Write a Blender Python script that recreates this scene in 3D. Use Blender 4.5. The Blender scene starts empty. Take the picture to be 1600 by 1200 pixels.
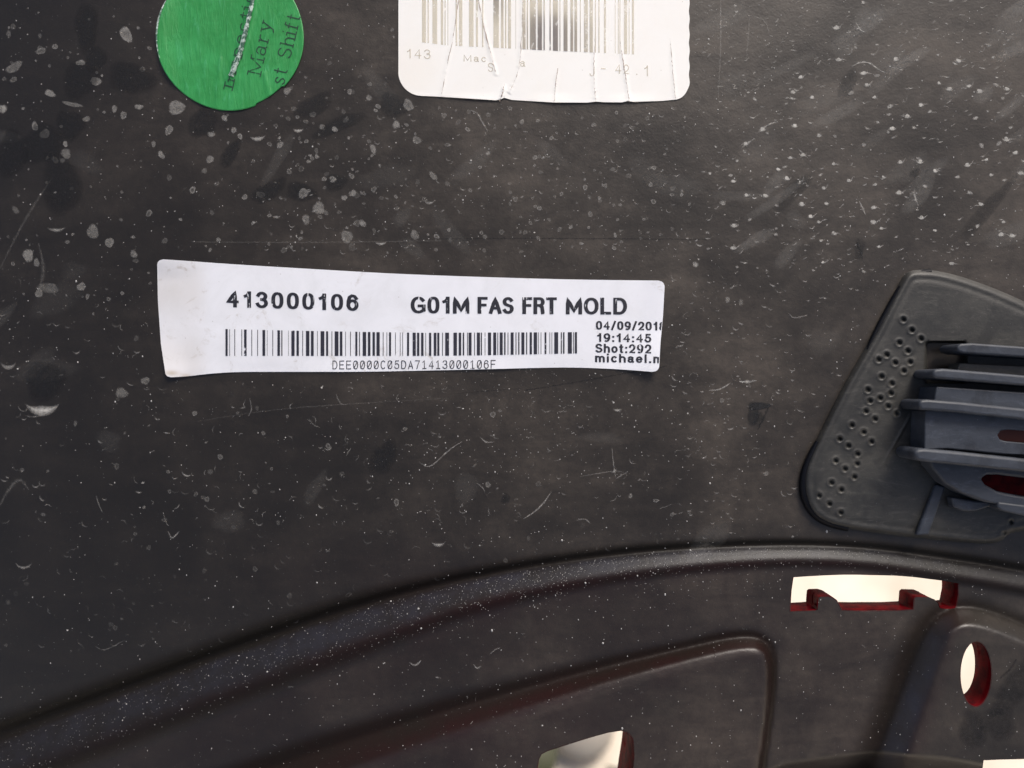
import bpy, math, random
import numpy as np
from mathutils import Vector, geometry
R = math.radians
rng = np.random.default_rng(7)
random.seed(7)

# ------------------------------------------------------------------ frame, camera, light
S = 0.000125          # metres per photograph pixel on the panel
D = 1256.0            # camera distance in the same unit
TILT = R(28)          # the panel leans: its normal is this far from the vertical
NRM = Vector((0, -math.sin(TILT), math.cos(TILT)))
UPV = Vector((0, math.cos(TILT), math.sin(TILT)))

scene = bpy.context.scene
col = scene.collection
cam_d = bpy.data.cameras.new('camera'); cam = bpy.data.objects.new('camera', cam_d); col.objects.link(cam)
cam.location = NRM * D * S
cam.rotation_euler = (TILT, 0, 0)
cam_d.sensor_width = 36; cam_d.lens = 36 * D / 1600
cam_d.clip_start = 0.005; cam_d.clip_end = 400
cam_d.dof.use_dof = True; cam_d.dof.focus_distance = D * S; cam_d.dof.aperture_fstop = 10
scene.camera = cam

SUN_EL, SUN_AZ = R(56), R(35)      # azimuth from +Y towards +X
world = bpy.data.worlds.new('World'); scene.world = world; world.use_nodes = True
wn = world.node_tree; bg = wn.nodes['Background']
sky = wn.nodes.new('ShaderNodeTexSky'); sky.sky_type = 'NISHITA'; sky.sun_disc = False
sky.sun_elevation = SUN_EL; sky.sun_rotation = SUN_AZ; sky.dust_density = 6.0; sky.air_density = 0.8; sky.ozone_density = 0.4
wn.links.new(sky.outputs[0], bg.inputs[0]); bg.inputs[1].default_value = 0.12
sd = bpy.data.lights.new('sun', 'SUN'); sun = bpy.data.objects.new('sun', sd); col.objects.link(sun)
sd.energy = 2.3; sd.angle = R(22); sd.color = (1, 0.965, 0.92)
sdir = Vector((math.sin(SUN_AZ) * math.cos(SUN_EL), math.cos(SUN_AZ) * math.cos(SUN_EL), math.sin(SUN_EL)))
sun.rotation_euler = sdir.to_track_quat('Z', 'Y').to_euler()
vs = scene.view_settings
vs.view_transform = 'Standard'; vs.look = 'None'; vs.gamma = 1; vs.use_curve_mapping = False
vs.exposure = 0.22

# ------------------------------------------------------------------ helpers
def W3(x, y, z):
    """points of the photograph (x right, y down) at height z above the panel plane -> world, arrays"""
    x, y, z = np.broadcast_arrays(np.asarray(x, float), np.asarray(y, float), np.asarray(z, float))
    k = (D - z) / D
    X, Y = (x - 800) * k, (600 - y) * k
    return np.stack([X * S, (Y * UPV.y + z * NRM.y) * S, (Y * UPV.z + z * NRM.z) * S], -1)
def L3(X, Y, z):
    """plane coordinates (no perspective) -> world"""
    X, Y, z = np.broadcast_arrays(np.asarray(X, float), np.asarray(Y, float), np.asarray(z, float))
    return np.stack([X * S, (Y * UPV.y + z * NRM.y) * S, (Y * UPV.z + z * NRM.z) * S], -1)
def props(o, label=None, cat=None, group=None, kind=None):
    for k, v in (('label', label), ('category', cat), ('group', group), ('kind', kind)):
        if v: o[k] = v
    return o
def empty(name, x, y, z=0):
    o = bpy.data.objects.new(name, None); col.objects.link(o)
    o.location = W3(x, y, z).tolist(); o.empty_display_size = 0.005
    return o
def mesh_obj(name, V, F, mat, parent=None, loc=None, smooth=True, attrs=None, surf=None, bevel=0, angle=None):
    """V world points (n,3); origin moves to the parent or to loc"""
    V = np.asarray(V, float)
    base = Vector((0, 0, 0))
    if parent is not None:
        p = parent
        while p is not None: base += p.location; p = p.parent
    elif loc is not None: base = Vector(loc)
    me = bpy.data.meshes.new(name)
    Vl = V - np.array(base)
    me.from_pydata(Vl.tolist(), [], [tuple(int(i) for i in f) for f in F])
    me.update()
    if surf is None:      # panel plane coordinates in hundreds of px
        a = np.stack([V[:, 0] / S, V @ np.array(UPV) / S, V @ np.array(NRM) / S], -1) / 100
    else: a = surf
    at = me.attributes.new('surf', 'FLOAT_VECTOR', 'POINT'); at.data.foreach_set('vector', np.ascontiguousarray(a, dtype=np.float32).ravel())
    for k, v in (attrs or {}).items():
        at = me.attributes.new(k, 'FLOAT', 'POINT'); at.data.foreach_set('value', np.ascontiguousarray(v, dtype=np.float32).ravel())
    if smooth:
        me.polygons.foreach_set('use_smooth', [True] * len(me.polygons))
        if angle: me.set_sharp_from_angle(angle=angle)
    me.materials.append(mat)
    o = bpy.data.objects.new(name, me); col.objects.link(o)
    if parent is not None: o.parent = parent
    else: o.location = base
    if bevel:
        b = o.modifiers.new('bevel', 'BEVEL'); b.width = bevel * S; b.segments = 2; b.limit_method = 'ANGLE'; b.angle_limit = R(35)
    return o
def smooth_curve(pts, n=300, passes=2):
    pts = np.array(pts, float)
    for _ in range(passes):            # Chaikin
        a = pts[:-1] * .75 + pts[1:] * .25; b = pts[:-1] * .25 + pts[1:] * .75
        pts = np.vstack([pts[:1], np.stack([a, b], 1).reshape(-1, pts.shape[1]), pts[-1:]])
    d = np.r_[0, np.cumsum(np.hypot(*(np.diff(pts[:, :2], axis=0).T)))]
    t = np.linspace(0, d[-1], n)
    return np.stack([np.interp(t, d, pts[:, i]) for i in range(pts.shape[1])], -1)
def closed_smooth(pts, passes=2):
    pts = np.array(pts, float)
    for _ in range(passes):
        nx = np.roll(pts, -1, 0)
        pts = np.stack([pts * .75 + nx * .25, pts * .25 + nx * .75], 1).reshape(-1, 2)
    return pts
def inside(px, py, poly):
    r = np.zeros(np.shape(px), bool); n = len(poly)
    for i in range(n):
        x0, y0 = poly[i]; x1, y1 = poly[(i + 1) % n]
        if y0 == y1: continue
        c = ((y0 > py) != (y1 > py)) & (px < (x1 - x0) * (py - y0) / (y1 - y0) + x0)
        r ^= c
    return r
def near(px, py, curve):
    """distance to a dense open curve (n,3: x,y,width) -> distance, width, side"""
    out_d = np.empty(px.size); out_w = np.empty(px.size); side = np.empty(px.size)
    fx, fy = px.ravel(), py.ravel()
    tan = np.gradient(curve[:, :2], axis=0); tan /= np.linalg.norm(tan, axis=1)[:, None]
    for s in range(0, fx.size, 40000):
        dx = fx[s:s + 40000, None] - curve[None, :, 0]; dy = fy[s:s + 40000, None] - curve[None, :, 1]
        i = np.argmin(dx * dx + dy * dy, 1); k = np.arange(i.size)
        ddx, ddy = dx[k, i], dy[k, i]
        along = ddx * tan[i, 0] + ddy * tan[i, 1]
        cr = tan[i, 0] * ddy - tan[i, 1] * ddx
        dd = np.hypot(ddx, ddy); fine = np.abs(along) < 6
        dd = np.where(fine, np.abs(cr), dd)
        out_d[s:s + 40000] = dd; out_w[s:s + 40000] = curve[i, 2]; side[s:s + 40000] = np.sign(cr)
    return out_d.reshape(px.shape), out_w.reshape(px.shape), side.reshape(px.shape)
def prof(t, pts):
    """smooth profile: monotone-ish interpolation of points, softened"""
    xs = np.array([p[0] for p in pts]); ys = np.array([p[1] for p in pts])
    g = np.linspace(xs[0] - .5, xs[-1] + .5, 1200); v = np.interp(g, xs, ys)
    k = np.hanning(33); k /= k.sum()
    v = np.convolve(np.pad(v, 16, mode='edge'), k, 'valid')
    return np.interp(t, g, v)
def sstep(a, b, x):
    t = np.clip((x - a) / (b - a), 0, 1); return t * t * (3 - 2 * t)

# ------------------------------------------------------------------ the panel as a height field
C1 = smooth_curve([(-260, 1240, 105), (-100, 1188, 105), (0, 1150, 100), (150, 1096, 95), (315, 1034, 90), (500, 968, 88), (620, 932, 76), (734, 904, 62),
                   (850, 882, 54), (969, 866, 48), (1060, 858, 44), (1156, 853, 40), (1260, 851, 38), (1360, 856, 38), (1450, 868, 40), (1600, 891, 42), (1860, 945, 44)], 420)
C2 = smooth_curve([(-300, 1490, 78), (-100, 1405, 78), (100, 1325, 78), (350, 1226, 75), (500, 1169, 70), (687, 1112, 60), (898, 1052, 46), (1062, 1013, 34), (1150, 993, 34), (1192, 996, 28),
                   (1211, 1022, 18), (1209, 1090, 14), (1195, 1190, 14), (1172, 1330, 14), (1150, 1500, 14)], 340)
C3 = smooth_curve([(1290, 1500, 60), (1318, 1320, 60), (1352, 1205, 60), (1396, 1090, 56), (1432, 995, 52), (1462, 957, 40), (1510, 943, 32), (1580, 965, 30),
                   (1680, 1012, 30), (1860, 1097, 30)], 260)
GX0, GX1, GY0, GY1, GS = -240, 1840, -240, 1500, 3.0
gx = np.arange(GX0, GX1 + 1, GS); gy = np.arange(GY0, GY1 + 1, GS)
MX, MY = np.meshgrid(gx, gy)
d1, w1, s1 = near(MX, MY, C1); t1 = s1 * d1 / w1
d2, w2, s2 = near(MX, MY, C2)
t2 = s2 * d2 / w2
d3, w3, s3 = near(MX, MY, C3); t3 = s3 * d3 / w3
base = -0.00005 * np.clip(1100 - MX, 0, None) ** 2 - 0.00003 * np.clip(MY - 500, 0, None) ** 2
wob = 1.2 * np.sin(MX / 190 + MY / 330) + 1.0 * np.sin(MY / 150 - MX / 410 + 1)
P1 = [(-.5, 0), (-.2, 0), (-.04, -.26), (.02, -.24), (.12, .12), (.45, .74), (.62, .96), (.72, .98), (.84, .9), (.97, .82), (1.3, .82)]
P2 = [(-.6, 0), (-.1, 0), (0, -.01), (.1, .07), (.56, .80), (.70, .90), (1.0, 1.0), (1.3, 1.0)]
h2 = np.interp(MX, [300, 900, 1200], [38, 32, 26])
P3 = [(-.5, 0), (-.1, 0), (.05, .02), (.5, .55), (.9, .97), (1.05, 1.0), (1.4, 1.0)]
z_bot = -70 * sstep(0, 34, MY - np.interp(MX, [1150, 1225, 1360, 1480, 1560, 1700], [1222, 1190, 1172, 1182, 1196, 1198]))
ZG = base + wob + prof(t1, P1) * w1 * .38 + prof(t2, P2) * h2 + prof(t3, P3) * 38 + np.where(MX > 1150, z_bot, 0) * sstep(1150, 1200, MX)
slope1 = prof(t1, [(-.6, 0), (-.1, .4), (0, 1), (.8, 1), (1.05, 0), (1.4, 0)])
slope2 = prof(t2, [(-.6, 0), (-.15, .8), (0, 1), (.6, 1), (.75, .1), (1.4, 0)])
# red paint mist from the outer face: bands next to the edges and round the holes
RED = (prof(t1, [(-1, 0), (.44, 0), (.66, .7), (.86, .75), (1.1, .12), (1.6, 0)]) * np.interp(MX, [0, 500, 800, 1300, 1500], [.25, .7, 1.2, 1.0, .4])
       + prof(t2, [(-.3, 0), (.2, .2), (.4, .85), (.65, .85), (.85, .3), (1.2, .2), (2.4, 0)]) * np.interp(MX, [500, 760, 1180, 1215], [.35, 1, .9, 0]))
RED += .6 * np.exp(-((MX - 1490) / 26) ** 2 - ((MY - 962) / 22) ** 2)
RED += .5 * sstep(.6, .95, t3) * sstep(1.5, 1.0, t3) * sstep(1530, 1480, MX)
RED += .16 * sstep(500, 200, MX) * 0 + .22 * np.exp(-((MX - 620) / 220) ** 2 - ((MY - 900) / 60) ** 2) + .25 * np.exp(-((MX - 860) / 120) ** 2 - ((MY - 1160) / 40) ** 2)
RED += .30 * sstep(.95, 1.1, t1) * sstep(1560, 1300, MX)
RED = np.clip(RED, 0, 1)
CRS = np.clip(.72 * slope1 + .0 * slope2 + prof(t1, [(-.4, 0), (-.1, 1), (.06, 1), (.2, 0), (1, 0)]) + prof(t2, [(-.5, 0), (-.15, 1), (.55, .9), (.72, .1), (1, 0)]) + prof(t3, [(-.7, 0), (-.1, .9), (.1, .9), (.3, 0), (1, 0)]), 0, 1)  # painted shade of creases and slopes: darkens the colour, cuts the highlight
SLP = np.clip(slope1 + slope2 + .7 * sstep(0, .2, t3) * sstep(1.05, .9, t3), 0, 1)
BLU = np.clip(prof(t1, [(-.2, 0), (.02, 0), (.1, 1), (.5, .8), (.72, 0), (1.2, 0)]) * np.interp(MX, [0, 400, 1000, 1400], [.45, .65, .8, .45]) + 1.0 * sstep(.15, .4, t3) * sstep(.95, .75, t3) * sstep(1500, 1475, MX), 0, 1)  # bluish sky reflection on the slopes, painted into the colour

def samp(G, x, y):
    fx = np.clip((np.asarray(x, float) - GX0) / GS, 0, len(gx) - 1.001); fy = np.clip((np.asarray(y, float) - GY0) / GS, 0, len(gy) - 1.001)
    i, j = fx.astype(int), fy.astype(int); u, v = fx - i, fy - j
    return G[j, i] * (1 - u) * (1 - v) + G[j, i + 1] * u * (1 - v) + G[j + 1, i] * (1 - u) * v + G[j + 1, i + 1] * u * v
def H(x, y): return samp(ZG, x, y)

# ------------------------------------------------------------------ materials
def new_mat(name):
    m = bpy.data.materials.new(name); m.use_nodes = True
    nt = m.node_tree; return m, nt, nt.nodes['Principled BSDF']
def node(nt, typ, **kw):
    n = nt.nodes.new(typ)
    for k, v in kw.items():
        if k.startswith('i_'):
            key = k[2:]; key = int(key) if key.isdigit() else key.replace('_', ' ')
            n.inputs[key].default_value = v
        else: setattr(n, k, v)
    return n
def attr(nt, name): return node(nt, 'ShaderNodeAttribute', attribute_name=name)
def noise(nt, vec, scale, detail=4, rough=.55, dist=0):
    n = node(nt, 'ShaderNodeTexNoise'); n.inputs['Scale'].default_value = scale; n.inputs['Detail'].default_value = detail
    n.inputs['Roughness'].default_value = rough; n.inputs['Distortion'].default_value = dist
    nt.links.new(vec, n.inputs['Vector']); return n.outputs['Fac']
def ramp(nt, fac, a, b, va=0., vb=1.):
    n = node(nt, 'ShaderNodeMapRange', interpolation_type='SMOOTHSTEP'); n.inputs[1].default_value = a; n.inputs[2].default_value = b
    n.inputs[3].default_value = va; n.inputs[4].default_value = vb
    nt.links.new(fac, n.inputs[0]); return n.outputs[0]
def mth(nt, op, a, b):
    n = node(nt, 'ShaderNodeMath', operation=op)
    for i, v in enumerate((a, b)):
        if isinstance(v, (int, float)): n.inputs[i].default_value = v
        else: nt.links.new(v, n.inputs[i])
    return n.outputs[0]
def mixc(nt, fac, a, b):
    n = node(nt, 'ShaderNodeMix', data_type='RGBA')
    for s, v in ((n.inputs[0], fac), (n.inputs[6], a), (n.inputs[7], b)):
        if isinstance(v, (int, float)): s.default_value = v
        elif isinstance(v, tuple): s.default_value = (*v, 1)
        else: nt.links.new(v, s)
    return n.outputs[2]
def mapping(nt, vec, scale=(1, 1, 1), rot=(0, 0, 0)):
    n = node(nt, 'ShaderNodeMapping'); n.inputs['Scale'].default_value = scale; n.inputs['Rotation'].default_value = rot
    nt.links.new(vec, n.inputs['Vector']); return n.outputs[0]

def plastic(name, panel=True, black=(.0105, .0086, .0066), dust_tone=(.074, .059, .046), rough=.42):
    m, nt, b = new_mat(name)
    v = attr(nt, 'surf').outputs['Vector']
    big = noise(nt, v, .45, 5, .6, .4)
    streak = noise(nt, mapping(nt, v, (.55, 2.2, 1), (0, 0, R(-38))), .8, 5, .65, .8)
    fine = noise(nt, v, 26, 3, .7)
    gr = noise(nt, v, 7, 5, .7)
    amt = mth(nt, 'MULTIPLY', ramp(nt, big, .3, .75, .25, 1.), ramp(nt, streak, .25, .75, .45, 1.))
    amt = mth(nt, 'MULTIPLY', amt, ramp(nt, gr, .25, .75, .7, 1.15))
    if panel:
        d = attr(nt, 'dust_tone').outputs['Fac']; amt = mth(nt, 'MULTIPLY', amt, d)
    c = mixc(nt, amt, black, dust_tone)
    if not panel:
        sc1 = ramp(nt, noise(nt, mapping(nt, v, (1.2, 4, 2)), 2.6, 7, .78, 1.2), .5, .72, 0, .55)
        c = mixc(nt, sc1, c, tuple(q * 1.9 for q in dust_tone))
        c = mixc(nt, ramp(nt, noise(nt, v, 1.7, 4, .6, .5), .52, .66, 0, .7), c, black)
    if panel:
        blu = mth(nt, 'MULTIPLY', attr(nt, 'sky_tint').outputs['Fac'], ramp(nt, noise(nt, v, 2.2, 6, .7), .3, .75, .25, 1.))
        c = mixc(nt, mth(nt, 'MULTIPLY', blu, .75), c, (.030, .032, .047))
        red = mth(nt, 'MULTIPLY', attr(nt, 'red').outputs['Fac'], ramp(nt, noise(nt, v, 1.6, 4, .6), .25, .6, .45, 1.))
        c = mixc(nt, mth(nt, 'MULTIPLY', red, .75), c, (.017, .0052, .0052))
    # fine light grit
    for sc, th, r0, strg in ((17, .80, .13, .75), (34, .72, .16, .5)):
        vo = node(nt, 'ShaderNodeTexVoronoi', feature='F1'); vo.inputs['Scale'].default_value = sc / 1.0
        nt.links.new(mapping(nt, v, (1, 1, 0)), vo.inputs['Vector'])
        near_ = ramp(nt, vo.outputs['Distance'], r0 * .3, r0, 1, 0)
        sep = node(nt, 'ShaderNodeSeparateColor'); nt.links.new(vo.outputs['Color'], sep.inputs[0])
        dens = ramp(nt, noise(nt, v, .7, 3), .3, .7, th + .14, th)
        keep = mth(nt, 'GREATER_THAN', sep.outputs[0], dens)
        f = mth(nt, 'MULTIPLY', mth(nt, 'MULTIPLY', near_, keep), mth(nt, 'MULTIPLY', sep.outputs[1], strg))
        c = mixc(nt, f, c, (.24, .24, .23))
    nt.links.new(c, b.inputs['Base Color'])
    rg = ramp(nt, amt, 0, 1, rough - .06, rough + .16)
    nt.links.new(rg, b.inputs['Roughness'])
    if panel: nt.links.new(ramp(nt, attr(nt, 'crease_shade').outputs['Fac'], 0, 1, .5, .12), b.inputs['Specular IOR Level'])
    bp = node(nt, 'ShaderNodeBump'); bp.inputs['Strength'].default_value = .22; bp.inputs['Distance'].default_value = 1.2 * S
    nt.links.new(mth(nt, 'ADD', fine, mth(nt, 'MULTIPLY', gr, 1.5)), bp.inputs['Height']); nt.links.new(bp.outputs[0], b.inputs['Normal'])
    return m
M_panel = plastic('dusty_black_plastic')
M_brk = plastic('bracket_plastic', False, (.016, .019, .026), (.048, .056, .072), .48)
M_pad = plastic('pad_plastic', False, (.018, .018, .017), (.056, .053, .046), .48)

M_red, nt, b = new_mat('red_paint')
v = attr(nt, 'surf').outputs['Vector']
nt.links.new(mixc(nt, ramp(nt, noise(nt, v, 5, 3), .35, .7), (.095, .004, .006), (.035, .003, .005)), b.inputs['Base Color'])
b.inputs['Roughness'].default_value = .4; b.inputs['Specular IOR Level'].default_value = 0; b.inputs['Coat Weight'].default_value = .05; b.inputs['Coat Roughness'].default_value = .08
M_rust, nt, b = new_mat('orange_red_paint')
b.inputs['Base Color'].default_value = (.20, .035, .012, 1); b.inputs['Roughness'].default_value = .5

def paper(name, c0, c1, stain, lo, hi, rough=.5):
    m, nt, b = new_mat(name); v = attr(nt, 'surf').outputs['Vector']
    n1 = ramp(nt, noise(nt, v, 1.3, 6, .7, .5), .35, .75)
    c = mixc(nt, n1, c0, c1)
    st = mth(nt, 'MULTIPLY', ramp(nt, noise(nt, v, 3.5, 7, .75, 1), lo, hi), ramp(nt, noise(nt, v, .9, 2), .4, .62))
    c = mixc(nt, st, c, stain)
    c = mixc(nt, mth(nt, 'MULTIPLY', attr(nt, 'stain').outputs['Fac'], .8), c, tuple(x * 1.25 for x in stain))
    vo = node(nt, 'ShaderNodeTexVoronoi'); vo.inputs['Scale'].default_value = 9; nt.links.new(v, vo.inputs['Vector'])
    sep = node(nt, 'ShaderNodeSeparateColor'); nt.links.new(vo.outputs['Color'], sep.inputs[0])
    f = mth(nt, 'MULTIPLY', ramp(nt, vo.outputs['Distance'], .03, .09, .6, 0), mth(nt, 'GREATER_THAN', sep.outputs[0], .82))
    c = mixc(nt, f, c, tuple(x * .5 for x in stain))
    nt.links.new(c, b.inputs['Base Color']); b.inputs['Roughness'].default_value = rough; b.inputs['Specular IOR Level'].default_value = .35
    bp = node(nt, 'ShaderNodeBump'); bp.inputs['Strength'].default_value = .12; bp.inputs['Distance'].default_value = 1.5 * S
    nt.links.new(noise(nt, v, 3, 4), bp.inputs['Height']); nt.links.new(bp.outputs[0], b.inputs['Normal'])
    return m
M_lab = paper('label_paper', (.79, .80, .84), (.72, .73, .76), (.42, .38, .33), .54, .82)
M_lab2 = paper('worn_label_paper', (.88, .87, .83), (.86, .84, .79), (.66, .60, .50), .6, .85)
M_green, nt, b = new_mat('green_sticker')
v = attr(nt, 'surf').outputs['Vector']
c = mixc(nt, ramp(nt, noise(nt, v, 2.2, 6, .7, .6), .3, .75), (.022, .235, .050), (.038, .32, .085))
wv = noise(nt, mapping(nt, v, (6, 1.2, 1), (0, 0, R(28))), 2.4, 5, .6, .6)
c = mixc(nt, ramp(nt, wv, .55, .75, 0, .5), c, (.09, .42, .2))
nt.links.new(c, b.inputs['Base Color']); b.inputs['Roughness'].default_value = .42
bp = node(nt, 'ShaderNodeBump'); bp.inputs['Strength'].default_value = .5; bp.inputs['Distance'].default_value = 3 * S
nt.links.new(wv, bp.inputs['Height']); nt.links.new(bp.outputs[0], b.inputs['Normal'])

def ink(name, colr, lo, hi, sx=22., rough=.5, fade=None):
    m, nt, b = new_mat(name); v = attr(nt, 'surf').outputs['Vector']
    n = noise(nt, mapping(nt, v, (sx, 2.5, 1)), 1.0, 3, .6)
    n2 = noise(nt, v, 14, 3, .7)
    a = ramp(nt, mth(nt, 'ADD', mth(nt, 'MULTIPLY', n, .65), mth(nt, 'MULTIPLY', n2, .35)), lo, hi)
    if fade:
        # thermal print bleached except where the label was covered
        w = attr(nt, 'keep').outputs['Fac']
        b_ = mixc(nt, w, fade, colr); nt.links.new(b_, b.inputs['Base Color'])
        a = mth(nt, 'MULTIPLY', a, mth(nt, 'ADD', mth(nt, 'MULTIPLY', w, .5), .5))
    else: b.inputs['Base Color'].default_value = (*colr, 1)
    b.inputs['Roughness'].default_value = rough
    tr = node(nt, 'ShaderNodeBsdfTransparent'); mx = node(nt, 'ShaderNodeMixShader')
    nt.links.new(a, mx.inputs[0]); nt.links.new(tr.outputs[0], mx.inputs[1]); nt.links.new(b.outputs[0], mx.inputs[2])
    nt.links.new(mx.outputs[0], nt.nodes['Material Output'].inputs[0])
    return m
M_ink = ink('black_print', (.018, .018, .026), .365, .41, 30)
M_bar = ink('barcode_print', (.022, .022, .034), .33, .41, 9)
M_gink = ink('green_sticker_print', (.015, .05, .03), .30, .44, 5)
M_fade = ink('bleached_print', (.10, .085, .10), .25, .5, 9, fade=(.62, .56, .42))
M_crease = ink('crease_dirt', (.36, .27, .22), .36, .6, 8)
M_foil, nt, b = new_mat('worn_fold_white')
v = attr(nt, 'surf').outputs['Vector']
nt.links.new(mixc(nt, ramp(nt, noise(nt, v, 12, 5, .75), .42, .56), (.58, .68, .62), (.05, .12, .08)), b.inputs['Base Color']); b.inputs['Roughness'].default_value = .4

def residue():
    m, nt, b = new_mat('dried_residue'); v = attr(nt, 'surf').outputs['Vector']
    tone = attr(nt, 'tone').outputs['Fac']; op = attr(nt, 'op').outputs['Fac']
    nt.links.new(mixc(nt, tone, (.008, .008, .009), (.52, .50, .46)), b.inputs['Base Color']); b.inputs['Roughness'].default_value = .6
    br = ramp(nt, noise(nt, v, 16, 4, .7), .28, .62, .45, 1.)
    a = mth(nt, 'MULTIPLY', op, br)
    tr = node(nt, 'ShaderNodeBsdfTransparent'); mx = node(nt, 'ShaderNodeMixShader')
    nt.links.new(a, mx.inputs[0]); nt.links.new(tr.outputs[0], mx.inputs[1]); nt.links.new(b.outputs[0], mx.inputs[2])
    nt.links.new(mx.outputs[0], nt.nodes['Material Output'].inputs[0])
    return m
M_mark = residue()
M_ground, nt, b = new_mat('pale_sandy_ground')
tc = node(nt, 'ShaderNodeTexCoord').outputs['Object']
c = mixc(nt, ramp(nt, noise(nt, tc, 9, 6, .65), .3, .7), (.84, .76, .64), (.62, .54, .43))
c = mixc(nt, ramp(nt, noise(nt, tc, 60, 4, .7), .6, .8, 0, .5), c, (.45, .36, .26))
nt.links.new(c, b.inputs['Base Color']); b.inputs['Roughness'].default_value = .9
M_leaf, nt, b = new_mat('olive_leaf'); b.inputs['Base Color'].default_value = (.045, .048, .018, 1); b.inputs['Roughness'].default_value = .6
M_stone, nt, b = new_mat('grey_stone')
tc = node(nt, 'ShaderNodeTexCoord').outputs['Object']
nt.links.new(mixc(nt, noise(nt, tc, 60, 4), (.28, .25, .21), (.42, .38, .32)), b.inputs['Base Color']); b.inputs['Roughness'].default_value = .85

# ------------------------------------------------------------------ ground
GZ = -0.42
n = 48; rr = [0, .15, .3, .45, .6, .8, 1.1, 1.6, 2.6, 5, 12, 40, 150]
V = [(0, .2, GZ)]; F = []
for k, r in enumerate(rr[1:]):
    for i in range(n):
        a = 2 * math.pi * i / n
        V.append((r * math.cos(a), .2 + r * math.sin(a), GZ + (random.uniform(-.004, .004) if r < 3 else 0)))
for i in range(n):
    F.append((0, 1 + i, 1 + (i + 1) % n))
    for k in range(len(rr) - 2):
        a = 1 + k * n; c_ = a + n
        F.append((a + i, c_ + i, c_ + (i + 1) % n, a + (i + 1) % n))
g = mesh_obj('ground', V, F, M_ground, loc=(0, .2, GZ)); props(g, 'pale sandy ground seen through the openings', kind='structure')

# ------------------------------------------------------------------ bumper cover: panel with its openings
def arcpts(cx, cy, rx, ry, a0, a1, n=12, rot=0):
    a = np.radians(np.linspace(a0, a1, n)); x = rx * np.cos(a); y = ry * np.sin(a); r = math.radians(rot)
    return [(cx + p * math.cos(r) - q * math.sin(r), cy + p * math.sin(r) + q * math.cos(r)) for p, q in zip(x, y)]
slot = [(1240, 902), (1262, 900.5), (1290, 899), (1318, 898), (1346, 898), (1374, 898.6), (1402, 899.6), (1426, 901.5), (1450, 904.5), (1474, 907.5), (1497, 911.5), (1497, 930), (1493, 950), (1480, 951.5), (1468, 950), (1465, 942), (1459, 936.5), (1450, 933), (1430.5, 932.5), (1428, 935), (1426.5, 952),
        (1400, 953.5), (1350, 954), (1316, 953), (1312, 946), (1308, 938.5), (1302, 934), (1295, 932), (1281.5, 932.5), (1279, 935), (1277.5, 953), (1255, 954.5), (1235, 955), (1235.5, 945), (1237, 922)]
oval = arcpts(1525, 1053, 24, 50.5, 0, 352, 44, 1)
win = ([(835, 1230), (842, 1187), (846, 1179), (855, 1174), (880, 1166), (905, 1158), (930, 1150.5), (950, 1145)] + arcpts(970, 1161, 20, 19, -105, -10, 8) +
       [(991, 1180), (989, 1205), (980, 1265), (950, 1380), (935, 1400), (880, 1410), (830, 1400), (815, 1380)])
low = [(1537, 1188), (1560, 1187), (1600, 1186), (1650, 1186), (1720, 1188), (1725, 1240), (1640, 1262), (1560, 1262), (1530, 1240)]
HOLES = [('slot_rim', slot, 48), ('bolt_hole_rim', oval, 44), ('window_rim', win, 120), ('lower_opening_rim', low, 40)]

bumper = empty('bumper_cover', 800, 1490, -20)
props(bumper, 'black dusty inner side of a red painted car bumper cover with stepped ribs and openings', 'bumper')

def resample(poly, step):
    poly = np.array(poly + [poly[0]]); out = []
    for a, b_ in zip(poly[:-1], poly[1:]):
        m = max(1, int(np.hypot(*(b_ - a)) / step))
        for k in range(m): out.append(tuple(a + (b_ - a) * k / m))
    return out
def panel_mesh():
    st = 6.0
    xs = np.arange(GX0 + 3, GX1 - 2, st); ya = np.arange(GY0 + 3, 840, st); yb = np.arange(840, 1490, 3.5)
    pts = []
    A = np.array([(x, y) for y in ya for x in xs])
    xs2 = np.arange(GX0 + 3, GX1 - 2, 5.0)
    B = np.array([(x, y) for y in yb for x in xs2])
    P = np.vstack([A, B]) + rng.uniform(-.15, .15, (len(A) + len(B), 2))
    loops = [np.array(resample(h, 4)) for _, h, _ in HOLES]
    keep = np.ones(len(P), bool)
    for lp in loops:
        x0, y0 = lp.min(0) - 6; x1, y1 = lp.max(0) + 6
        idx = np.where((P[:, 0] > x0) & (P[:, 0] < x1) & (P[:, 1] > y0) & (P[:, 1] < y1))[0]
        q = P[idx]
        dd = np.min(np.hypot(q[:, None, 0] - lp[None, :, 0], q[:, None, 1] - lp[None, :, 1]), 1)
        ins = inside(q[:, 0], q[:, 1], lp)
        keep[idx[(dd < 2.2) | ins]] = False
    P = P[keep]
    E = []; allp = [P]; off = len(P)
    for lp in loops:
        m = len(lp); E += [(off + i, off + (i + 1) % m) for i in range(m)]; allp.append(lp); off += m
    P = np.vstack(allp)
    vo, eo, fo, *_ = geometry.delaunay_2d_cdt([Vector(p) for p in P.tolist()], E, [], 0, 1e-4)
    Q = np.array([tuple(v) for v in vo]); Fc = np.array([f for f in fo if len(f) == 3])
    cc = Q[Fc].mean(1); bad = np.zeros(len(Fc), bool)
    for lp in loops: bad |= inside(cc[:, 0], cc[:, 1], lp)
    Fc = Fc[~bad]
    # y runs down: turn faces towards the camera
    a, b_, c_ = Q[Fc[:, 0]], Q[Fc[:, 1]], Q[Fc[:, 2]]
    cr = (b_[:, 0] - a[:, 0]) * (c_[:, 1] - a[:, 1]) - (b_[:, 1] - a[:, 1]) * (c_[:, 0] - a[:, 0])
    Fc[cr > 0] = Fc[cr > 0][:, ::-1]
    return Q, Fc
Q, Fc = panel_mesh()
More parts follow.
